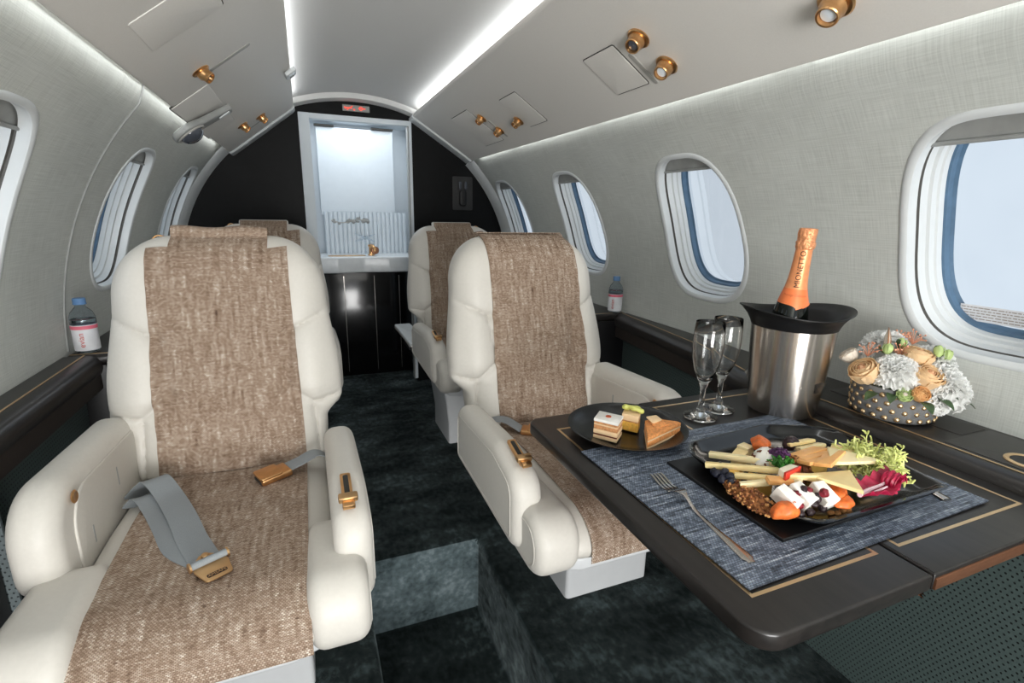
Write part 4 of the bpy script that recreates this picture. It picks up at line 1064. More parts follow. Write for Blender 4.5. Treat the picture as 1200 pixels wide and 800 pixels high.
# apple slice
ap = thing('apple_slice', 'red skinned apple slice lying on the cheese sticks', 'fruit', (.629, .464, .688), .15)
bm = slab(fillet([(-.020, -.008), (.020, -.006), (.016, .008), (-.014, .008)], .004, 4), 0, .011, .002); obj('flesh', bm, 'apple_flesh', ap)
obj('skin', slab(fillet([(-.0205, -.0085), (.0205, -.0065), (.019, -.003), (-.019, -.004)], .001, 3), -.0005, .0115, .001), 'apple_red', ap)
# orange cheese slices fanned, pale triangles
for k, (x, y, z, rz) in enumerate([(.724, .506, .684, .10), (.716, .490, .687, .02), (.708, .474, .690, -.05), (.716, .464, .696, .35)]):
    o = obj('cheese_slice', slab(rect(-.034, .034, -.012, .012, .001), 0, .006, .001), 'cheese_orange', None, loc=(x, y, z), rot=(radians(-16), 0, rz))
    tag(o, ['orange cheese slice, topmost of the fan by the nut ball', 'orange cheese slice, second of the fan from the back', 'orange cheese slice, third of the fan from the back', 'orange cheese slice slanting toward the pale triangles'][k], 'cheese', 'orange cheese slices')
prism([(.590, .462), (.625, .450), (.628, .462), (.596, .474)], .680, .008, 'cheese_orange', 'cheese_slice', 'orange cheese slice between the sticks and the brie', rot=(.1, 0))
tris = [([(.712, .470), (.775, .505), (.800, .455)], .688, (.1, -.1), 'pale cheese triangle leaning behind, toward the lettuce'), ([(.700, .452), (.788, .428), (.742, .490)], .696, (.05, .0), 'large pale cheese triangle on top, point toward the lettuce'),
        ([(.652, .452), (.728, .440), (.670, .382)], .688, (-.1, .05), 'pale cheese triangle at the front, point toward the rim'), ([(.740, .500), (.800, .505), (.770, .460)], .672, (.2, -.1), 'pale cheese triangle lowest, beside the frisee'),
        ([(.655, .462), (.700, .452), (.690, .420)], .676, (0, 0), 'pale cheese triangle tucked under the front ones')]
for k, (pl, z, rt, lb) in enumerate(tris): prism(pl, z, .0055, 'cheese_cream' if k % 2 else 'cheese_pale', 'cheese_triangle', lb, 'cheese', 'pale cheese triangles', rt)
for k, (x, y, z, rz) in enumerate([(.752, .545, .680, .2), (.760, .531, .677, .0), (.766, .517, .673, -.2)]):
    prism([(x - .030, y - .009), (x + .026, y - .012), (x + .030, y + .006), (x - .024, y + .010)], z, .0065, 'cheese_cream' if k % 2 else 'cheese_pale', 'cheese_slice', ['pale cheese slice at the back rim, topmost', 'pale cheese slice at the back, middle of three', 'pale cheese slice at the back, nearest of three'][k], 'cheese', 'pale slices at the back rim', (-.35, 0), .002)
cube(.750, .520, ZP, .03, 'cheese_gold', 'cheese_cube', 'golden cheese block under the pale slices at the back', rz=.1, sz=(.05, .035, .022))
# brie wedges
for k, (x, y, rz, lb) in enumerate([(.590, .434, .25, 'white brie wedge nearest the front apricot'), (.617, .433, .1, 'white brie wedge in the middle of three'), (.648, .424, -.1, 'white brie wedge under the cranberry')]):
    t = thing('brie_wedge', lb, 'cheese', (x, y, .666), rz, 'brie wedges')
    bm = slab([(-.012, -.017), (.012, -.014), (.010, .018), (-.008, .018)], 0, .020, .0015); bmesh.ops.rotate(bm, verts=bm.verts, matrix=Matrix.Rotation(radians(24), 3, 'X')); obj('paste', bm, 'brie', t)
    bm = slab([(-.0135, -.016), (-.0118, -.0165), (-.0085, .018), (-.0100, .018)], .0005, .0195, .0005); bmesh.ops.rotate(bm, verts=bm.verts, matrix=Matrix.Rotation(radians(24), 3, 'X')); obj('rind', bm, 'brie_rind', t)
# radicchio: frilled leaf
rd = thing('radicchio_leaf', 'dark red radicchio leaf with white ribs at the right rim', 'garnish', (.738, .404, .664)); rd.scale = (.80, .75, .9)
def rad(u, v, k=0):
    x = -.045 + .09 * u; w = .016 + .012 * sin(u * 3.0); y = (v - .5) * 2 * w
    return Vector((x, y + .004 * sin(u * 9), .008 + .016 * u * u + .012 * abs(v - .5) * 2 + .0045 * sin(u * 26 + v * 8) * abs(v - .5) * 2))
obj('leaf_blade', grid(rad, 40, 16, thick=.0012), 'radicchio', rd)
obj('leaf_curl', grid(lambda u, v: Vector((.030 + .016 * cos(u * 4.6) + .002 * sin(v * 20), -.006 + .026 * (v - .5), .024 + .014 * sin(u * 4.6) + .002 * sin(v * 17 + u * 5))), 24, 12, thick=.0012), 'radicchio', rd)
obj('leaf_rib', tube(smooth_path([(-.048, 0, .012), (-.02, .003, .014), (.01, .0, .020), (.035, -.002, .030)], 5), [.0045 - .0002 * k for k in range(16)], 8), 'radicchio_white', rd)
obj('leaf_rib', tube(smooth_path([(-.042, -.004, .013), (-.02, -.008, .016), (.005, -.012, .022)], 5), .0018, 6), 'radicchio_white', rd)

# ---- forks and knife
def fork(name, label, tip, end, z, width=.024):
    tip, end = Vector((tip[0], tip[1], 0)), Vector((end[0], end[1], 0)); d = (tip - end); L = d.length
    t = thing(name, label, 'fork', (end.x, end.y, z), math.atan2(d.y, d.x), 'forks on the placemat')
    def prof(x):     # height of the fork along its length
        return .002 + .012 * math.exp(-((x - L * .66) / (L * .10)) ** 2) + .004 * sstep(L * .84, L, x)
    bm = bmesh.new(); rs = []; xs_ = [L * k / 40 * .76 for k in range(41)]
    for x in xs_:
        f = x / L; w = .0085 - .0055 * sstep(0, .45, f) + .0095 * sstep(.62, .73, f); th = .0022 if f < .6 else .0016
        if f < .02: w *= .6
        z_ = prof(x) ; c = .0012 * sstep(.62, .75, f)
        rs.append([Vector((x, a * w, z_ + b * th + c * a * a)) for a, b in ((-1, -.3), (-.8, -.5), (0, -.6), (.8, -.5), (1, -.3), (1, .3), (.8, .5), (0, .6), (-.8, .5), (-1, .3))])
    rings(bm, rs); obj('handle', fix(bm), 'steel', t, smooth=50)
    for k in range(4):
        y = (-1.5 + k) * width * .27; pts = []
        for j in range(9):
            x = L * (.755 + .245 * j / 8); pts.append((x, y * (1 - .06 * j / 8), prof(x) + .0))
        obj('tine', ribbon(pts, (0, 1, 0), .0036, .0018), 'steel', t)
    return t
fork('fork', 'steel fork lying on the placemat nearest the aisle, in front of the board', (.508, .606), (.486, .386), ZM)
fork('fork', 'steel fork lying behind the cheese platter', (.800, .664), (.612, .636), ZM)
kn = thing('knife', 'steel knife lying on the placemat at the right of the platter', 'knife', (.887, .388, ZM), math.atan2(.235, .050))
bm = bmesh.new(); rs = []
for k in range(21):
    x = .115 * k / 20; w = .0085 - .002 * sin(k / 20 * pi); rs.append([Vector((x, a * w, .003 + b * .0028)) for a, b in ((-1, 0), (-.7, -.9), (.7, -.9), (1, 0), (.7, .9), (-.7, .9))])
rings(bm, rs); obj('handle', fix(bm), 'steel', kn, smooth=60)
obj('blade', slab(fillet([(.112, -.006), (.215, -.009), (.235, .002), (.225, .008), (.112, .006)], .002, 3), .0022, .0038, .0004), 'steel', kn)

# ---- dessert plate and cakes
tag(obj('dessert_plate', lathe([(0, 0), (.060, 0), (.066, .002), (.085, .006), (.105, .013), (.1155, .019), (.1165, .0205), (.115, .0205), (.104, .0155), (.084, .0085), (.066, .0055), (.058, .0048), (0, .0045)], 72), 'black_plate', None, loc=(.563, .770, ZT + .0012), smooth=60), 'round black plate with three small cakes at the table corner', 'plate')
ZC = ZT + .0085
def quad_layers(t, pts, hs):
    z = 0
    for name, h, mat, ins in hs:
        obj(name, slab(inset([Vector(p) for p in pts], ins), z, z + h - .0002, .0008, 2), mat, t); z += h
    return z
ck = thing('layer_cake', 'square layered cake with white icing and a small red dot', 'cake', (.507, .752, ZC), 0, 'small cakes on the black plate')
cp = [(-.024, .012), (.004, -.026), (.034, .002), (.005, .040)]
zt = quad_layers(ck, cp, [('cake_base', .007, 'cake_cream', 0), ('chocolate_layer', .003, 'cake_choc', .0006), ('cream_layer', .009, 'cake_cream', 0), ('sponge_layer', .008, 'cake_sponge', .0004), ('cream_layer', .003, 'cake_cream', 0), ('sponge_layer', .004, 'cake_sponge', .0003), ('icing', .006, 'cake_white', -.0003)])
obj('red_dot', lathe([(0, 0), (.0055, 0), (.0055, .0012), (0, .0016)], 20), 'ink_orange', ck, loc=(.005, .008, zt - .0003))
ck = thing('yellow_cake', 'yellow sponge cake topped with a swirl of lime cream', 'cake', (.572, .772, ZC), 0, 'small cakes on the black plate')
cp = [(-.017, .006), (.003, -.022), (.022, -.002), (.002, .026)]
zt = quad_layers(ck, cp, [('sponge_layer', .019, 'cake_yellow', 0), ('caramel_layer', .002, 'cake_sponge', -.0003), ('cream_layer', .013, 'cake_cream', .0003)])
lc = obj('lime_cream', tube(smooth_path([(.000, .022, zt + .004), (.016, .010, zt + .006), (.022, -.006, zt + .003), (.010, -.004, zt + .008), (.000, .010, zt + .010), (-.008, .018, zt + .007)], 6), [.0045 + .001 * sin(k) for k in range(31)], 10), 'lime_cream', ck)
ck = thing('orange_wedge_cake', 'wedge of orange layer cake with two apricot chips on top', 'cake', (.600, .705, ZC), 0, 'small cakes on the black plate')
cp = [(-.053, -.022), (.052, .014), (.050, .024), (.016, .050), (-.008, .048)]
zt = quad_layers(ck, cp, [('cream_layer', .004, 'cake_cream', 0), ('sponge_layer', .010, 'cake_orange', .0004), ('cream_layer', .003, 'cake_cream', 0), ('sponge_layer', .007, 'cake_orange', .0003)])
obj('fruit_chip', slab(fillet([(-.014, -.012), (.024, -.006), (.022, .016), (-.012, .014)], .005, 4), 0, .0022, .0006), 'cake_orange', ck, loc=(.002, .020, zt), rot=(.1, 0, 0))
obj('fruit_chip', slab(fillet([(-.014, -.010), (.018, -.006), (.018, .012), (-.012, .012)], .003, 4), 0, .0022, .0006), 'cake_cream', ck, loc=(.003, .034, zt + .004), rot=(.25, .1, .2))

# ---- champagne flutes
fp = [(0, 0), (.033, 0), (.0355, .0015), (.035, .004), (.025, .007), (.012, .0095), (.0078, .013), (.009, .017), (.009, .021), (.0060, .025), (.0052, .045), (.0056, .066), (.0090, .074), (.0090, .078), (.0140, .086), (.0235, .108), (.0295, .135), (.0315, .160), (.0310, .188), (.0292, .2100), (.0287, .2108), (.0282, .2100),
      (.0300, .188), (.0305, .160), (.0285, .135), (.0222, .108), (.0125, .089), (.005, .084), (0, .083)]
f1 = tag(obj('champagne_flute', lathe(fp, 56), 'glass', None, loc=(.766, .790, ZT + .0006), smooth=60), 'empty clear champagne flute, the nearer of the two on the table', 'glass', 'champagne flutes on the table')
f2 = f1.copy(); COL.objects.link(f2); f2.location = (.836, .812, ZT + .0006); f2['label'] = 'empty clear champagne flute standing right behind the other, near the steel bucket'

# ---- wine cooler and bottle
ck = thing('wine_cooler', 'brushed steel wine cooler with flared black collar, holding the bottle', 'bucket', (.976, .766, ZT)); ck.scale = (1.05, 1.05, 1.05)
obj('steel_body', lathe([(0, .001), (.062, .001), (.066, .004), (.071, .05), (.0765, .12), (.0800, .178), (.0805, .186), (.0775, .187), (.072, .12), (.066, .05), (.060, .010), (0, .010)], 96), 'brushed', ck, smooth=60)
def wavy(p, k):
    r = Vector((p.x, p.y)).length
    if r < .079: return p
    a = math.atan2(p.y, p.x); f = sstep(.079, .103, r); w = cos(2 * (a - radians(160)))
    return Vector((p.x * (1 + .06 * f * w), p.y * (1 + .06 * f * w), p.z + .007 * f * w))
obj('black_collar', lathe([(.0715, .150), (.0770, .150), (.0772, .1845), (.0812, .186), (.083, .192), (.089, .204), (.0985, .2155), (.1035, .2190), (.1030, .2210), (.0985, .2195), (.088, .209), (.080, .196), (.0745, .184), (.0715, .170)], 96, wavy), 'black_plastic', ck, smooth=60)
bt0 = Vector((.952, .772, ZT + .035)); bt1 = Vector((.958, .752, ZT + .403)); ax = (bt1 - bt0)
LB = ax.length; bq = ax.to_track_quat('Z', 'Y')
bo = thing('sparkling_wine_bottle', 'sparkling wine bottle with orange foil neck standing in the steel cooler', 'bottle', bt0); bo.rotation_euler = bq.to_euler()
T = LB
obj('bottle_body', lathe([(0, 0), (.035, 0), (.0395, .004), (.0395, T - .225), (.0385, T - .205), (.034, T - .175), (.027, T - .145), (.0205, T - .118), (.0170, T - .090), (.0155, T - .06), (.0150, T - .03), (0, T - .03)], 56), 'bottle_glass', bo, smooth=60)
bq_i = bq.inverted(); vd0 = bq_i @ Vector((.78, -.62, 0)); ca0 = math.atan2(vd0.y, vd0.x)
def slant(p, k):
    if k in (0, 6):
        a = math.atan2(p.y, p.x); return Vector((p.x, p.y, p.z + .013 * cos(a - ca0)))
    return p
obj('orange_band', lathe([(.0318, T - .166), (.0292, T - .152), (.0262, T - .140), (.0232, T - .128), (.0222, T - .124), (.0216, T - .124), (.0310, T - .168)], 56, slant), 'foil_band', bo, smooth=60)
obj('foil_sleeve', lathe([(.0228, T - .127), (.0210, T - .118), (.0190, T - .104), (.0175, T - .085), (.0166, T - .065), (.0160, T - .045), (.0160, T - .040)], 56), 'foil', bo, smooth=60)
def crump(p, k):
    n = mnoise.noise(p * 190); r = Vector((p.x, p.y)).length
    return Vector((p.x * (1 + .10 * n), p.y * (1 + .10 * n), p.z + .0008 * n)) if .01 < r else p
obj('foil_cap', lathe([(.0160, T - .043), (.0178, T - .040), (.0186, T - .034), (.0182, T - .029), (.0165, T - .026), (.0172, T - .020), (.0176, T - .012), (.0176, T - .005), (.0165, T - .001), (.012, T), (0, T)], 64, crump), 'foil_crumple', bo, smooth=60)
def wrap_text(txt, size, rfun, zc, a0, vertical=True, font=None, ext=.0002, stretch=1.):
    bm = text_bm(txt, size)
    bmesh.ops.subdivide_edges(bm, edges=[e for e in bm.edges if e.calc_length() > .002], cuts=2)
    for v in bm.verts:
        x, y = v.co.x * stretch, v.co.y
        if vertical: zz, s_ = zc + x, -y
        else: zz, s_ = zc + y, x
        r = rfun(zz) + .0002 + v.co.z; a = a0 + s_ / r; v.co = Vector((r * cos(a), r * sin(a), zz))
    return bm
camdir = math.atan2(-.752, -.958)
inv = bq.inverted(); vd = inv @ Vector((-.958, -.752, .2)); ca = math.atan2(vd.y, vd.x)
rf_ = lambda z: .0166 + max(0, (T - .070 - z)) * .085 + max(0, (T - .100 - z)) * .10
obj('foil_lettering', wrap_text('MIONETTO', .0150, rf_, T - .083, ca + .05, True, stretch=.98), 'ink_dark', bo, smooth=0)
obj('band_lettering', wrap_text('Prestige Collection', .0062, lambda z: .0226 + (T - .126 - z) * .235, T - .137, ca + .1, False), 'ink_orange', bo, smooth=0)
ice = bmesh.new(); rr = random.Random(4)
for k in range(16):
    a = k * 2.4; r = .052 + .006 * (k % 3)
    merge(ice, box(-.011, .011, -.011, .011, -.011, .011, .003), Matrix.Translation((r * cos(a), r * sin(a), .06 + .006 * (k % 4))) @ Matrix.Rotation(a, 4, 'X') @ Matrix.Rotation(a * 1.3, 4, 'Z'))
ic = obj('ice_cubes', ice, 'glass', ck); ic['kind'] = 'stuff'

# ---- water bottles
def water_bottle(label, loc, rz, capc='cap_blue'):
    t = thing('water_bottle', label, 'bottle', loc, rz, 'small water bottles on the side cabinets')
    pr = [(0, .002), (.024, 0), (.028, .004), (.029, .03), (.0282, .06), (.0300, .085), (.0298, .098), (.025, .113), (.016, .124), (.0125, .128), (.0125, .134)]
    obj('bottle_shell', lathe(pr + [(.0118, .134), (.0118, .128), (.0245, .112), (.0290, .098), (.0290, .085), (.0272, .06), (.028, .03), (.0265, .005), (0, .004)], 40), 'clear', t, smooth=60)
    obj('water', lathe([(0, .0045), (.0262, .0055), (.0275, .03), (.0268, .06), (.0286, .085), (.0285, .094), (0, .094)], 40), 'water', t, smooth=60)
    obj('cap', lathe([(.0, .134), (.0135, .134), (.0155, .135), (.0155, .137), (.0148, .138), (.0148, .150), (.0135, .152), (0, .152)], 36), 'cap_blue', t)
    lb = obj('paper_label', lathe([(.0288, .008), (.0294, .03), (.0288, .06), (.0302, .080), (.0304, .080), (.0290, .06), (.0296, .03), (.0290, .008)], 40), 'label_white', t, smooth=60)
    obj('label_stripe', lathe([(.0301, .068), (.0304, .078), (.0306, .078), (.0303, .068)], 40), 'label_pink', lb, smooth=60)
    vd = Matrix.Rotation(-rz, 3, 'Z') @ Vector((-loc[0], -loc[1], 0)); ca = math.atan2(vd.y, vd.x)
    obj('label_lettering', wrap_text('evian', .020, lambda z: .0300, .038, ca - .35, True), 'ink_red', lb, smooth=0)
    return t
water_bottle('small clear water bottle with blue cap on the right side cabinet', (1.205, 1.80, .651), 0)
water_bottle('small clear water bottle with blue cap on the left side cabinet', (-.590, 1.715, .651), 1.4)

# ---- flowers in the studded bowl
bw_ = thing('studded_bowl', 'round grey concrete bowl with gold studs, full of flowers on the right ledge', 'bowl', (1.138, .632, .6515))
obj('bowl_wall', lathe([(0, .0), (.066, .0), (.073, .004), (.0765, .02), (.078, .045), (.0785, .066), (.0775, .070), (.073, .070), (.072, .045), (.069, .012), (0, .010)], 80), 'concrete', bw_, smooth=60)
std = lathe([(0, .0040), (.0026, .0036), (.0046, .0022), (.0053, 0), (0, -.0005)], 16)
sm_ = bpy.data.meshes.new('stud'); std.to_mesh(sm_); std.free(); sm_.materials.append(M['gold'])
for p in sm_.polygons: p.use_smooth = True
for row in range(4):
    for k in range(23):
        a = 2 * pi * (k + .5 * (row % 2)) / 23; z = .010 + row * .0155; r = .0738 + .0045 * (z / .06)
        o = bpy.data.objects.new('gold_stud', sm_); COL.objects.link(o); o.parent = bw_
        o.location = (r * cos(a), r * sin(a), z); o.rotation_euler = Vector((cos(a), sin(a), 0)).to_track_quat('Z', 'Y').to_euler()
obj('flower_foam', blob(.070, .070, .022, .1, 3, 3), 'leaf_green', bw_, loc=(0, 0, .062))
def place(t, d):
    d = Vector(d).normalized(); t.rotation_euler = d.to_track_quat('Z', 'Y').to_euler()
GF = 'flowers in the studded bowl'
def carnation(label, loc, d, R, seed, mat='ruffle_white', n=8):
    t = thing('ruffled_flower', label, 'flower', loc, 0, GF); place(t, d); rr = random.Random(seed)
    for L in range(n):
        f = L / (n - 1); np_ = [7, 7, 6, 6, 5, 5, 4, 3][L]; bm = bmesh.new()
        e1 = radians(-12 + 84 * f); rl = R * (1.06 - .40 * f)
        for k in range(np_):
            a0 = 2 * pi * k / np_ + L * .8 + rr.uniform(-.2, .2); span = pi / np_ * 1.35; ph = rr.uniform(0, 6); de = rr.uniform(-.08, .08)
            def pet(u, v):
                e = e1 + de + .5 * (1 - v) * (1 - f) + .10 * sin(u * 21 + ph) * v * v + .05 * sin(u * 47 + ph * 2) * v ** 3
                a = a0 + (u - .5) * 2 * span * (.30 + .70 * v) * (1 + .25 * f); q = rl * v * (1 - .10 * (2 * u - 1) ** 2 + .035 * sin(u * 58 + ph) * v)
                return Vector((q * cos(e) * cos(a), q * cos(e) * sin(a), q * sin(e)))
            grid(pet, 26, 6, bm=bm)
        g = obj('petals', bm, mat, t, smooth=80); g['kind'] = 'stuff'
    obj('calyx', lathe([(0, -R * .5), (R * .12, -R * .45), (R * .22, -R * .2), (R * .25, -R * .05), (0, -R * .02)], 16), 'bud_green', t)
    return t
def rose(label, loc, d, R, seed, mats=('petal_peach', 'petal_peach_deep'), closed=.5):
    t = thing('peach_rose', label, 'flower', loc, 0, GF); place(t, d); rr = random.Random(seed)
    for L in range(6):
        f = L / 5; r0 = R * (1 - .80 * f); np_ = [5, 5, 5, 4, 3, 2][L]; e1 = radians(22 + 34 * f + 14 * closed)
        for k in range(np_):
            a0 = 2 * pi * k / np_ + L * .75; span = pi / np_ * 1.5; ph = rr.uniform(0, 6)
            def pet(u, v):
                w = 2 * u - 1; e = radians(-75) + (e1 + radians(75)) * v * (1 - .10 * w * w); a = a0 + w * span
                lip = 1 + (.14 * (1 - f) + .03) * sstep(.75, 1, v) + .05 * w * w + .02 * sin(u * 9 + ph) * v
                q = r0 * lip; zz = q * sin(e) * (1.0 if f < .5 else 1.0) + (R - r0) * .55 * v
                return Vector((q * cos(e) * cos(a), q * cos(e) * sin(a), zz))
            obj('petal', grid(pet, 12, 10, thick=.0007), mats[0] if L < 2 else mats[1] if L > 3 else mats[0], t, smooth=80)
    obj('centre', blob(R * .22, R * .22, R * .4, .1, 3, 2), mats[1], t, loc=(0, 0, R * .35))
    obj('calyx', lathe([(0, -R * 1.2), (R * .15, -R * 1.15), (R * .4, -R * .9), (0, -R * .8)], 14), 'bud_green', t)
    return t
fc = Vector((1.138, .632, .70))
def fl(px, py, pz): return (px, py, pz), (Vector((px, py, pz)) - Vector((1.138, .632, .66)))
def addf(fn, label, p, *a, **k):
    loc, d = fl(*p); return fn(label, loc, d, *a, **k)
addf(carnation, 'large white ruffled flower at the front left of the bouquet, above the small golden bud', (1.092, .612, .754), .045, 1)
addf(carnation, 'largest white ruffled flower, spilling over the right of the bowl', (1.172, .566, .732), .056, 2)
addf(carnation, 'white ruffled flower above the right side, by the window wall', (1.190, .600, .772), .042, 3)
addf(carnation, 'white ruffled flower at the top of the bouquet, behind the roses', (1.150, .680, .792), .044, 4)
addf(carnation, 'low white ruffled flower hanging lowest over the bowl front', (1.140, .552, .706), .028, 5)
addf(carnation, 'white ruffled flower at the back left, behind the seed pod', (1.098, .690, .766), .026, 6)
addf(rose, 'peach rose in the middle front of the bouquet', (1.122, .572, .752), .025, 7)
addf(rose, 'apricot rose behind the middle peach rose', (1.142, .606, .782), .025, 8)
addf(rose, 'peach rose at the left edge beside the steel cooler', (1.058, .650, .746), .026, 9)
addf(rose, 'small golden rose bud low at the front of the bowl', (1.094, .562, .722), .0145, 10, mats=('petal_gold', 'petal_gold'), closed=1.)
addf(rose, 'peach flower at the right edge of the bouquet', (1.216, .552, .724), .014, 12)
addf(rose, 'cream rose at the back right by the window wall', (1.196, .650, .780), .020, 14, mats=('petal_cream', 'petal_peach'))
addf(rose, 'cream white bloom at the far left top of the bouquet', (1.070, .696, .768), .016, 13, mats=('petal_cream', 'petal_cream'))
addf(rose, 'pale green white bud flower hanging over the rim beside the golden bud', (1.078, .580, .716), .013, 15, mats=('bud_green', 'petal_cream'))
pd = thing('seed_pod', 'upright brown split seed pod rising from the bouquet', 'seed pod', (1.106, .646, .784)); place(pd, (-.05, .05, 1))
for s_, c in ((1, 'pod_brown'), (-1, 'petal_cream')):
    obj('pod_half', grid(lambda u, v: Vector(((u - .5) * .022 * sin(pi * min(1, v * .92 + .08)) , s_ * (.006 - .02 * (u - .5) ** 2 * 8 * .2) * sin(pi * (v * .9 + .05)), .052 * v + .002 * cos(u * 6))), 10, 14, thick=.0008), c, pd)
for k, (x, y, z) in enumerate([(1.100, .640, .792), (1.166, .584, .796), (1.182, .576, .788), (1.140, .640, .800)]):
    b = thing('green_bud', ['green bud in front of the brown pod', 'pale green bud on the right top of the bouquet', 'pale green bud, right of the other right one', 'small green bud near the bouquet top'][k], 'flower bud', (x, y, z), k, 'green buds in the bouquet')
    obj('bud', lathe([(0, -.010), (.004, -.009), (.0085, 0), (.0075, .008), (.003, .014), (0, .015)], 16), 'bud_green', b)
    for q in range(3): obj('sepal', grid(lambda u, v: Vector(((.003 + .0075 * sin(v * 2.4)) * cos(q * 2.1 + (u - .5)), (.003 + .0075 * sin(v * 2.4)) * sin(q * 2.1 + (u - .5)), -.010 + .022 * v)), 4, 6, thick=.0005), 'leaf_green' if q == 0 else 'bud_green', b)
for k, (x, y, z, rz) in enumerate([(1.078, .600, .712, 3.6), (1.098, .558, .706, 4.2), (1.130, .552, .712, 4.6), (1.150, .560, .722, 5.0), (1.062, .622, .708, 3.2), (1.200, .556, .700, 5.3)]):
    a = thing('flower_leaf', ['green leaf at the left of the bowl rim, under the big front white flower', 'green leaf left of the golden rose bud', 'green leaf right under the golden rose bud', 'green leaf between the middle peach rose and the largest white flower', 'leftmost green leaf, under the left peach rose', 'rightmost green leaf, under the largest white flower'][k], 'leaf', (x, y, z), rz, 'leaves in the bouquet')
    obj('blade', grid(lambda u, v: Vector((.035 * v, (u - .5) * .020 * sin(pi * (v * .93 + .04)), .004 * sin(v * 3) - .012 * v * v + .003 * abs(u - .5))), 6, 10, thick=.0005), 'leaf_green', a)
for k, (x, y, z) in enumerate([(1.168, .660, .806), (1.178, .640, .808), (1.124, .630, .786), (1.086, .668, .782)]):
    sp = thing('rose_gold_sprig', ['rose gold sprig at the top right of the bouquet', 'rose gold sprig nearest the window', 'rose gold sprig in the centre of the bouquet', 'striped rose gold sprig at the left top of the bouquet'][k], 'sprig', (x, y, z), k, 'rose gold sprigs')
    bm = bmesh.new(); rr = random.Random(k)
    for q in range(16):
        v = Vector((rr.gauss(0, 1), rr.gauss(0, 1), abs(rr.gauss(.6, 1)))).normalized() * rr.uniform(.014, .024); tube([(0, 0, -.01), v * .6, v], .0007, 4, bm=bm); merge(bm, blob(.0022, .0022, .0022, 0, 1, 1), Matrix.Translation(v))
    g = obj('sprays', bm, 'rose_gold', sp); g['kind'] = 'stuff'

# ---- seat belts
def cz(x, y): return ctop(x, y, False) + .007
def seat_pt(loc, x, y, dz=0.): return Vector((loc[0] + x, loc[1] + y, cz(x, y) + dz))
SL = (-.188, 1.22)
bl = thing('seat_belt', 'grey seat belt with gold tongue plate lying across the front left cushion', 'seat belt', (SL[0] - .15, SL[1] - .05, .48))
off = bl.location
def path(raw, n=8): return [p - off for p in smooth_path(raw, n)]
raw = [Vector((-.375, 1.175, .452)), Vector((-.345, 1.165, .486)), Vector((-.325, 1.150, .500)), seat_pt(SL, -.105, -.12, .012), seat_pt(SL, -.070, -.20, .006), seat_pt(SL, -.040, -.28, .004), seat_pt(SL, -.012, -.345, .004)]
wd = Vector((.83, .45, 0))
obj('webbing', ribbon(path(raw), wd, .047, .0022), 'belt', bl, smooth=60)
raw2 = [Vector((-.365, 1.130, .455)), Vector((-.340, 1.120, .482)), seat_pt(SL, -.125, -.145, .002), seat_pt(SL, -.092, -.22, .000), seat_pt(SL, -.058, -.30, .001), seat_pt(SL, -.018, -.345, .002)]
obj('webbing', ribbon(path(raw2), wd, .044, .002), 'belt', bl, smooth=60)
m0 = Matrix.Translation(seat_pt(SL, .000, -.368, .008) - off) @ Matrix.Rotation(radians(28), 4, 'Z') @ Matrix.Rotation(radians(3), 4, 'X')
def bp(name, bm, mat, par=bl, m=m0, **k): bmesh.ops.transform(bm, matrix=m, verts=bm.verts); return obj(name, bm, mat, par, **k)
tp_ = bp('tongue_plate', slab(fillet([(-.026, -.012), (-.020, -.046), (.020, -.046), (.026, -.012), (.024, .006), (.006, .026), (-.006, .026), (-.024, .006)], [.003, .006, .006, .003, .004, .005, .005, .004], 4), -.001, .0018, .0006), 'bronze_light')
bp('roller_bar', tube([(-.027, .0, .006), (.027, .0, .006)], .0062, 14), 'belt', tp_)
for s_ in (-1, 1):
    b = lathe([(0, 0), (.0085, 0), (.0085, .003), (0, .003)], 20); bmesh.ops.rotate(b, verts=b.verts, matrix=Matrix.Rotation(radians(90), 3, 'Y')); bmesh.ops.translate(b, verts=b.verts, vec=(s_ * .0285 - .0015, 0, .005)); bp('end_cap', b, 'bronze_light', tp_)
bp('rivet', lathe([(0, .001), (.0062, .001), (.0062, .006), (.005, .0075), (0, .0078)], 20), 'bronze_light', tp_, m0 @ Matrix.Translation((0, .016, 0)))
bp('tongue_slot', slab(rect(-.015, .015, -.039, -.030, .003), .0015, .0021, 0), 'ink_dark', tp_)
b = text_bm('AMSAFE', .0078); bmesh.ops.translate(b, verts=b.verts, vec=(0, -.0345, .0023)); bp('raised_lettering', b, 'bronze_light', tp_, smooth=0)
bb = thing('seat_belt', 'bronze lift-lever belt buckle on short grey strap by the aisle armrest', 'seat belt', (SL[0] + .10, SL[1] - .06, .48)); off = bb.location
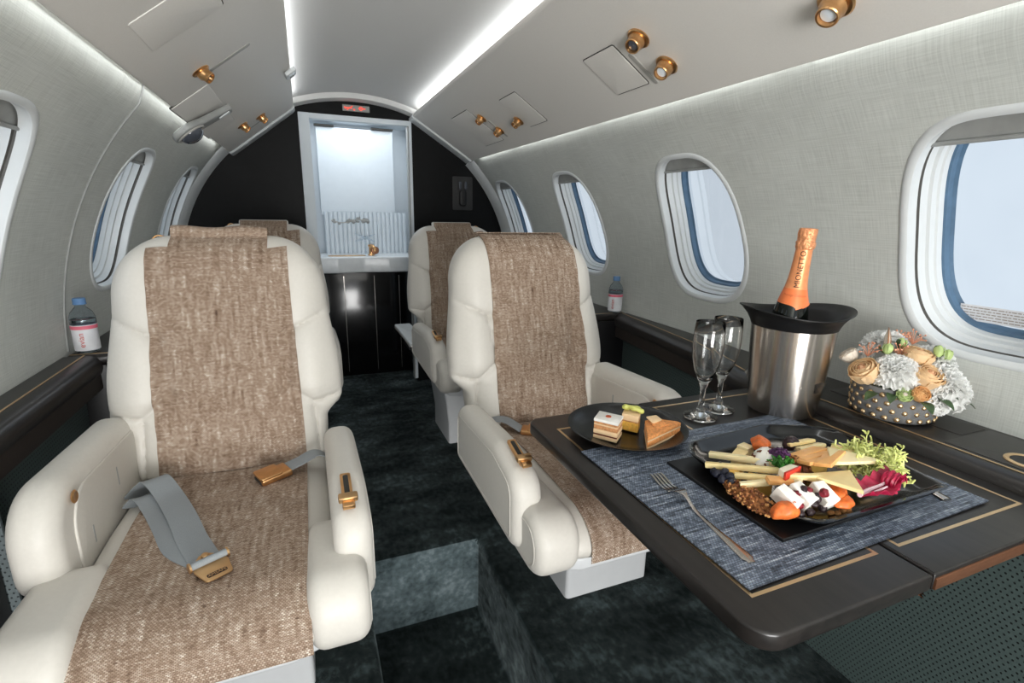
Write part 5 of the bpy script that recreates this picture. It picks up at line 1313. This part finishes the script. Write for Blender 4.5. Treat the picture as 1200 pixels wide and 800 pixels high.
mk0 = seat_pt(SL, .085, -.085, .011)
raw3 = [Vector((.022, 1.150, .452)), Vector((.012, 1.158, .485)), Vector((-.015, 1.170, .497)), Vector((-.050, 1.160, .488)), mk0 + Vector((.02, .012, .002))]
obj('webbing', ribbon(path(raw3), Vector((-.35, .9, 0)), .042, .0022), 'belt', bb, smooth=60)
m1 = Matrix.Translation(mk0 - off) @ Matrix.Rotation(radians(24), 4, 'Z') @ Matrix.Rotation(radians(-4), 4, 'Y')
bk = bp('buckle_body', box(-.034, .032, -.025, .025, -.008, .006, .004, 3), 'bronze', bb, m1)
bp('buckle_lid', slab(fillet([(-.036, -.026), (.012, -.026), (.012, .026), (-.036, .026)], .006, 4), .0055, .0105, .002), 'bronze', bk, m1)
bp('buckle_mouth', box(-.0355, -.030, -.018, .018, -.005, .001), 'shadow_gap', bk, m1)
SR = (.606, 1.25)
b2 = thing('seat_belt', 'grey belt end with bronze buckle on the seat behind the table', 'seat belt', (SR[0] - .12, SR[1] - .05, .48)); off = b2.location
raw4 = [Vector((.425, 1.250, .450)), Vector((.440, 1.245, .482)), Vector((.480, 1.220, .492)), seat_pt(SR, -.090, -.075, .006)]
obj('webbing', ribbon(path(raw4), Vector((.5, .85, 0)), .042, .0022), 'belt', b2, smooth=60)
m2 = Matrix.Translation(seat_pt(SR, -.070, -.090, .009) - off) @ Matrix.Rotation(radians(-30), 4, 'Z')
k2 = bp('buckle_body', box(-.028, .028, -.022, .022, -.007, .006, .004, 3), 'bronze', b2, m2)
bp('buckle_lid', slab(rect(-.010, .030, -.023, .023, .005), .0055, .010, .002), 'bronze', k2, m2)
# magazine-size tray by the rear right seat
tr = tag(obj('fold_out_tray', slab(rect(.452, .545, 2.47, 2.95, .012), .388, .406, .006), 'counter'), 'small pale fold-out tray beside the rear right seat at the aisle', 'tray')
obj('tray_rim', slab(rect(.449, .546, 2.465, 2.955, .013), .382, .389, .002), 'steel', tr)
obj('tray_bracket', box(.475, .520, 2.62, 2.78, .33, .382), 'black_board', tr)
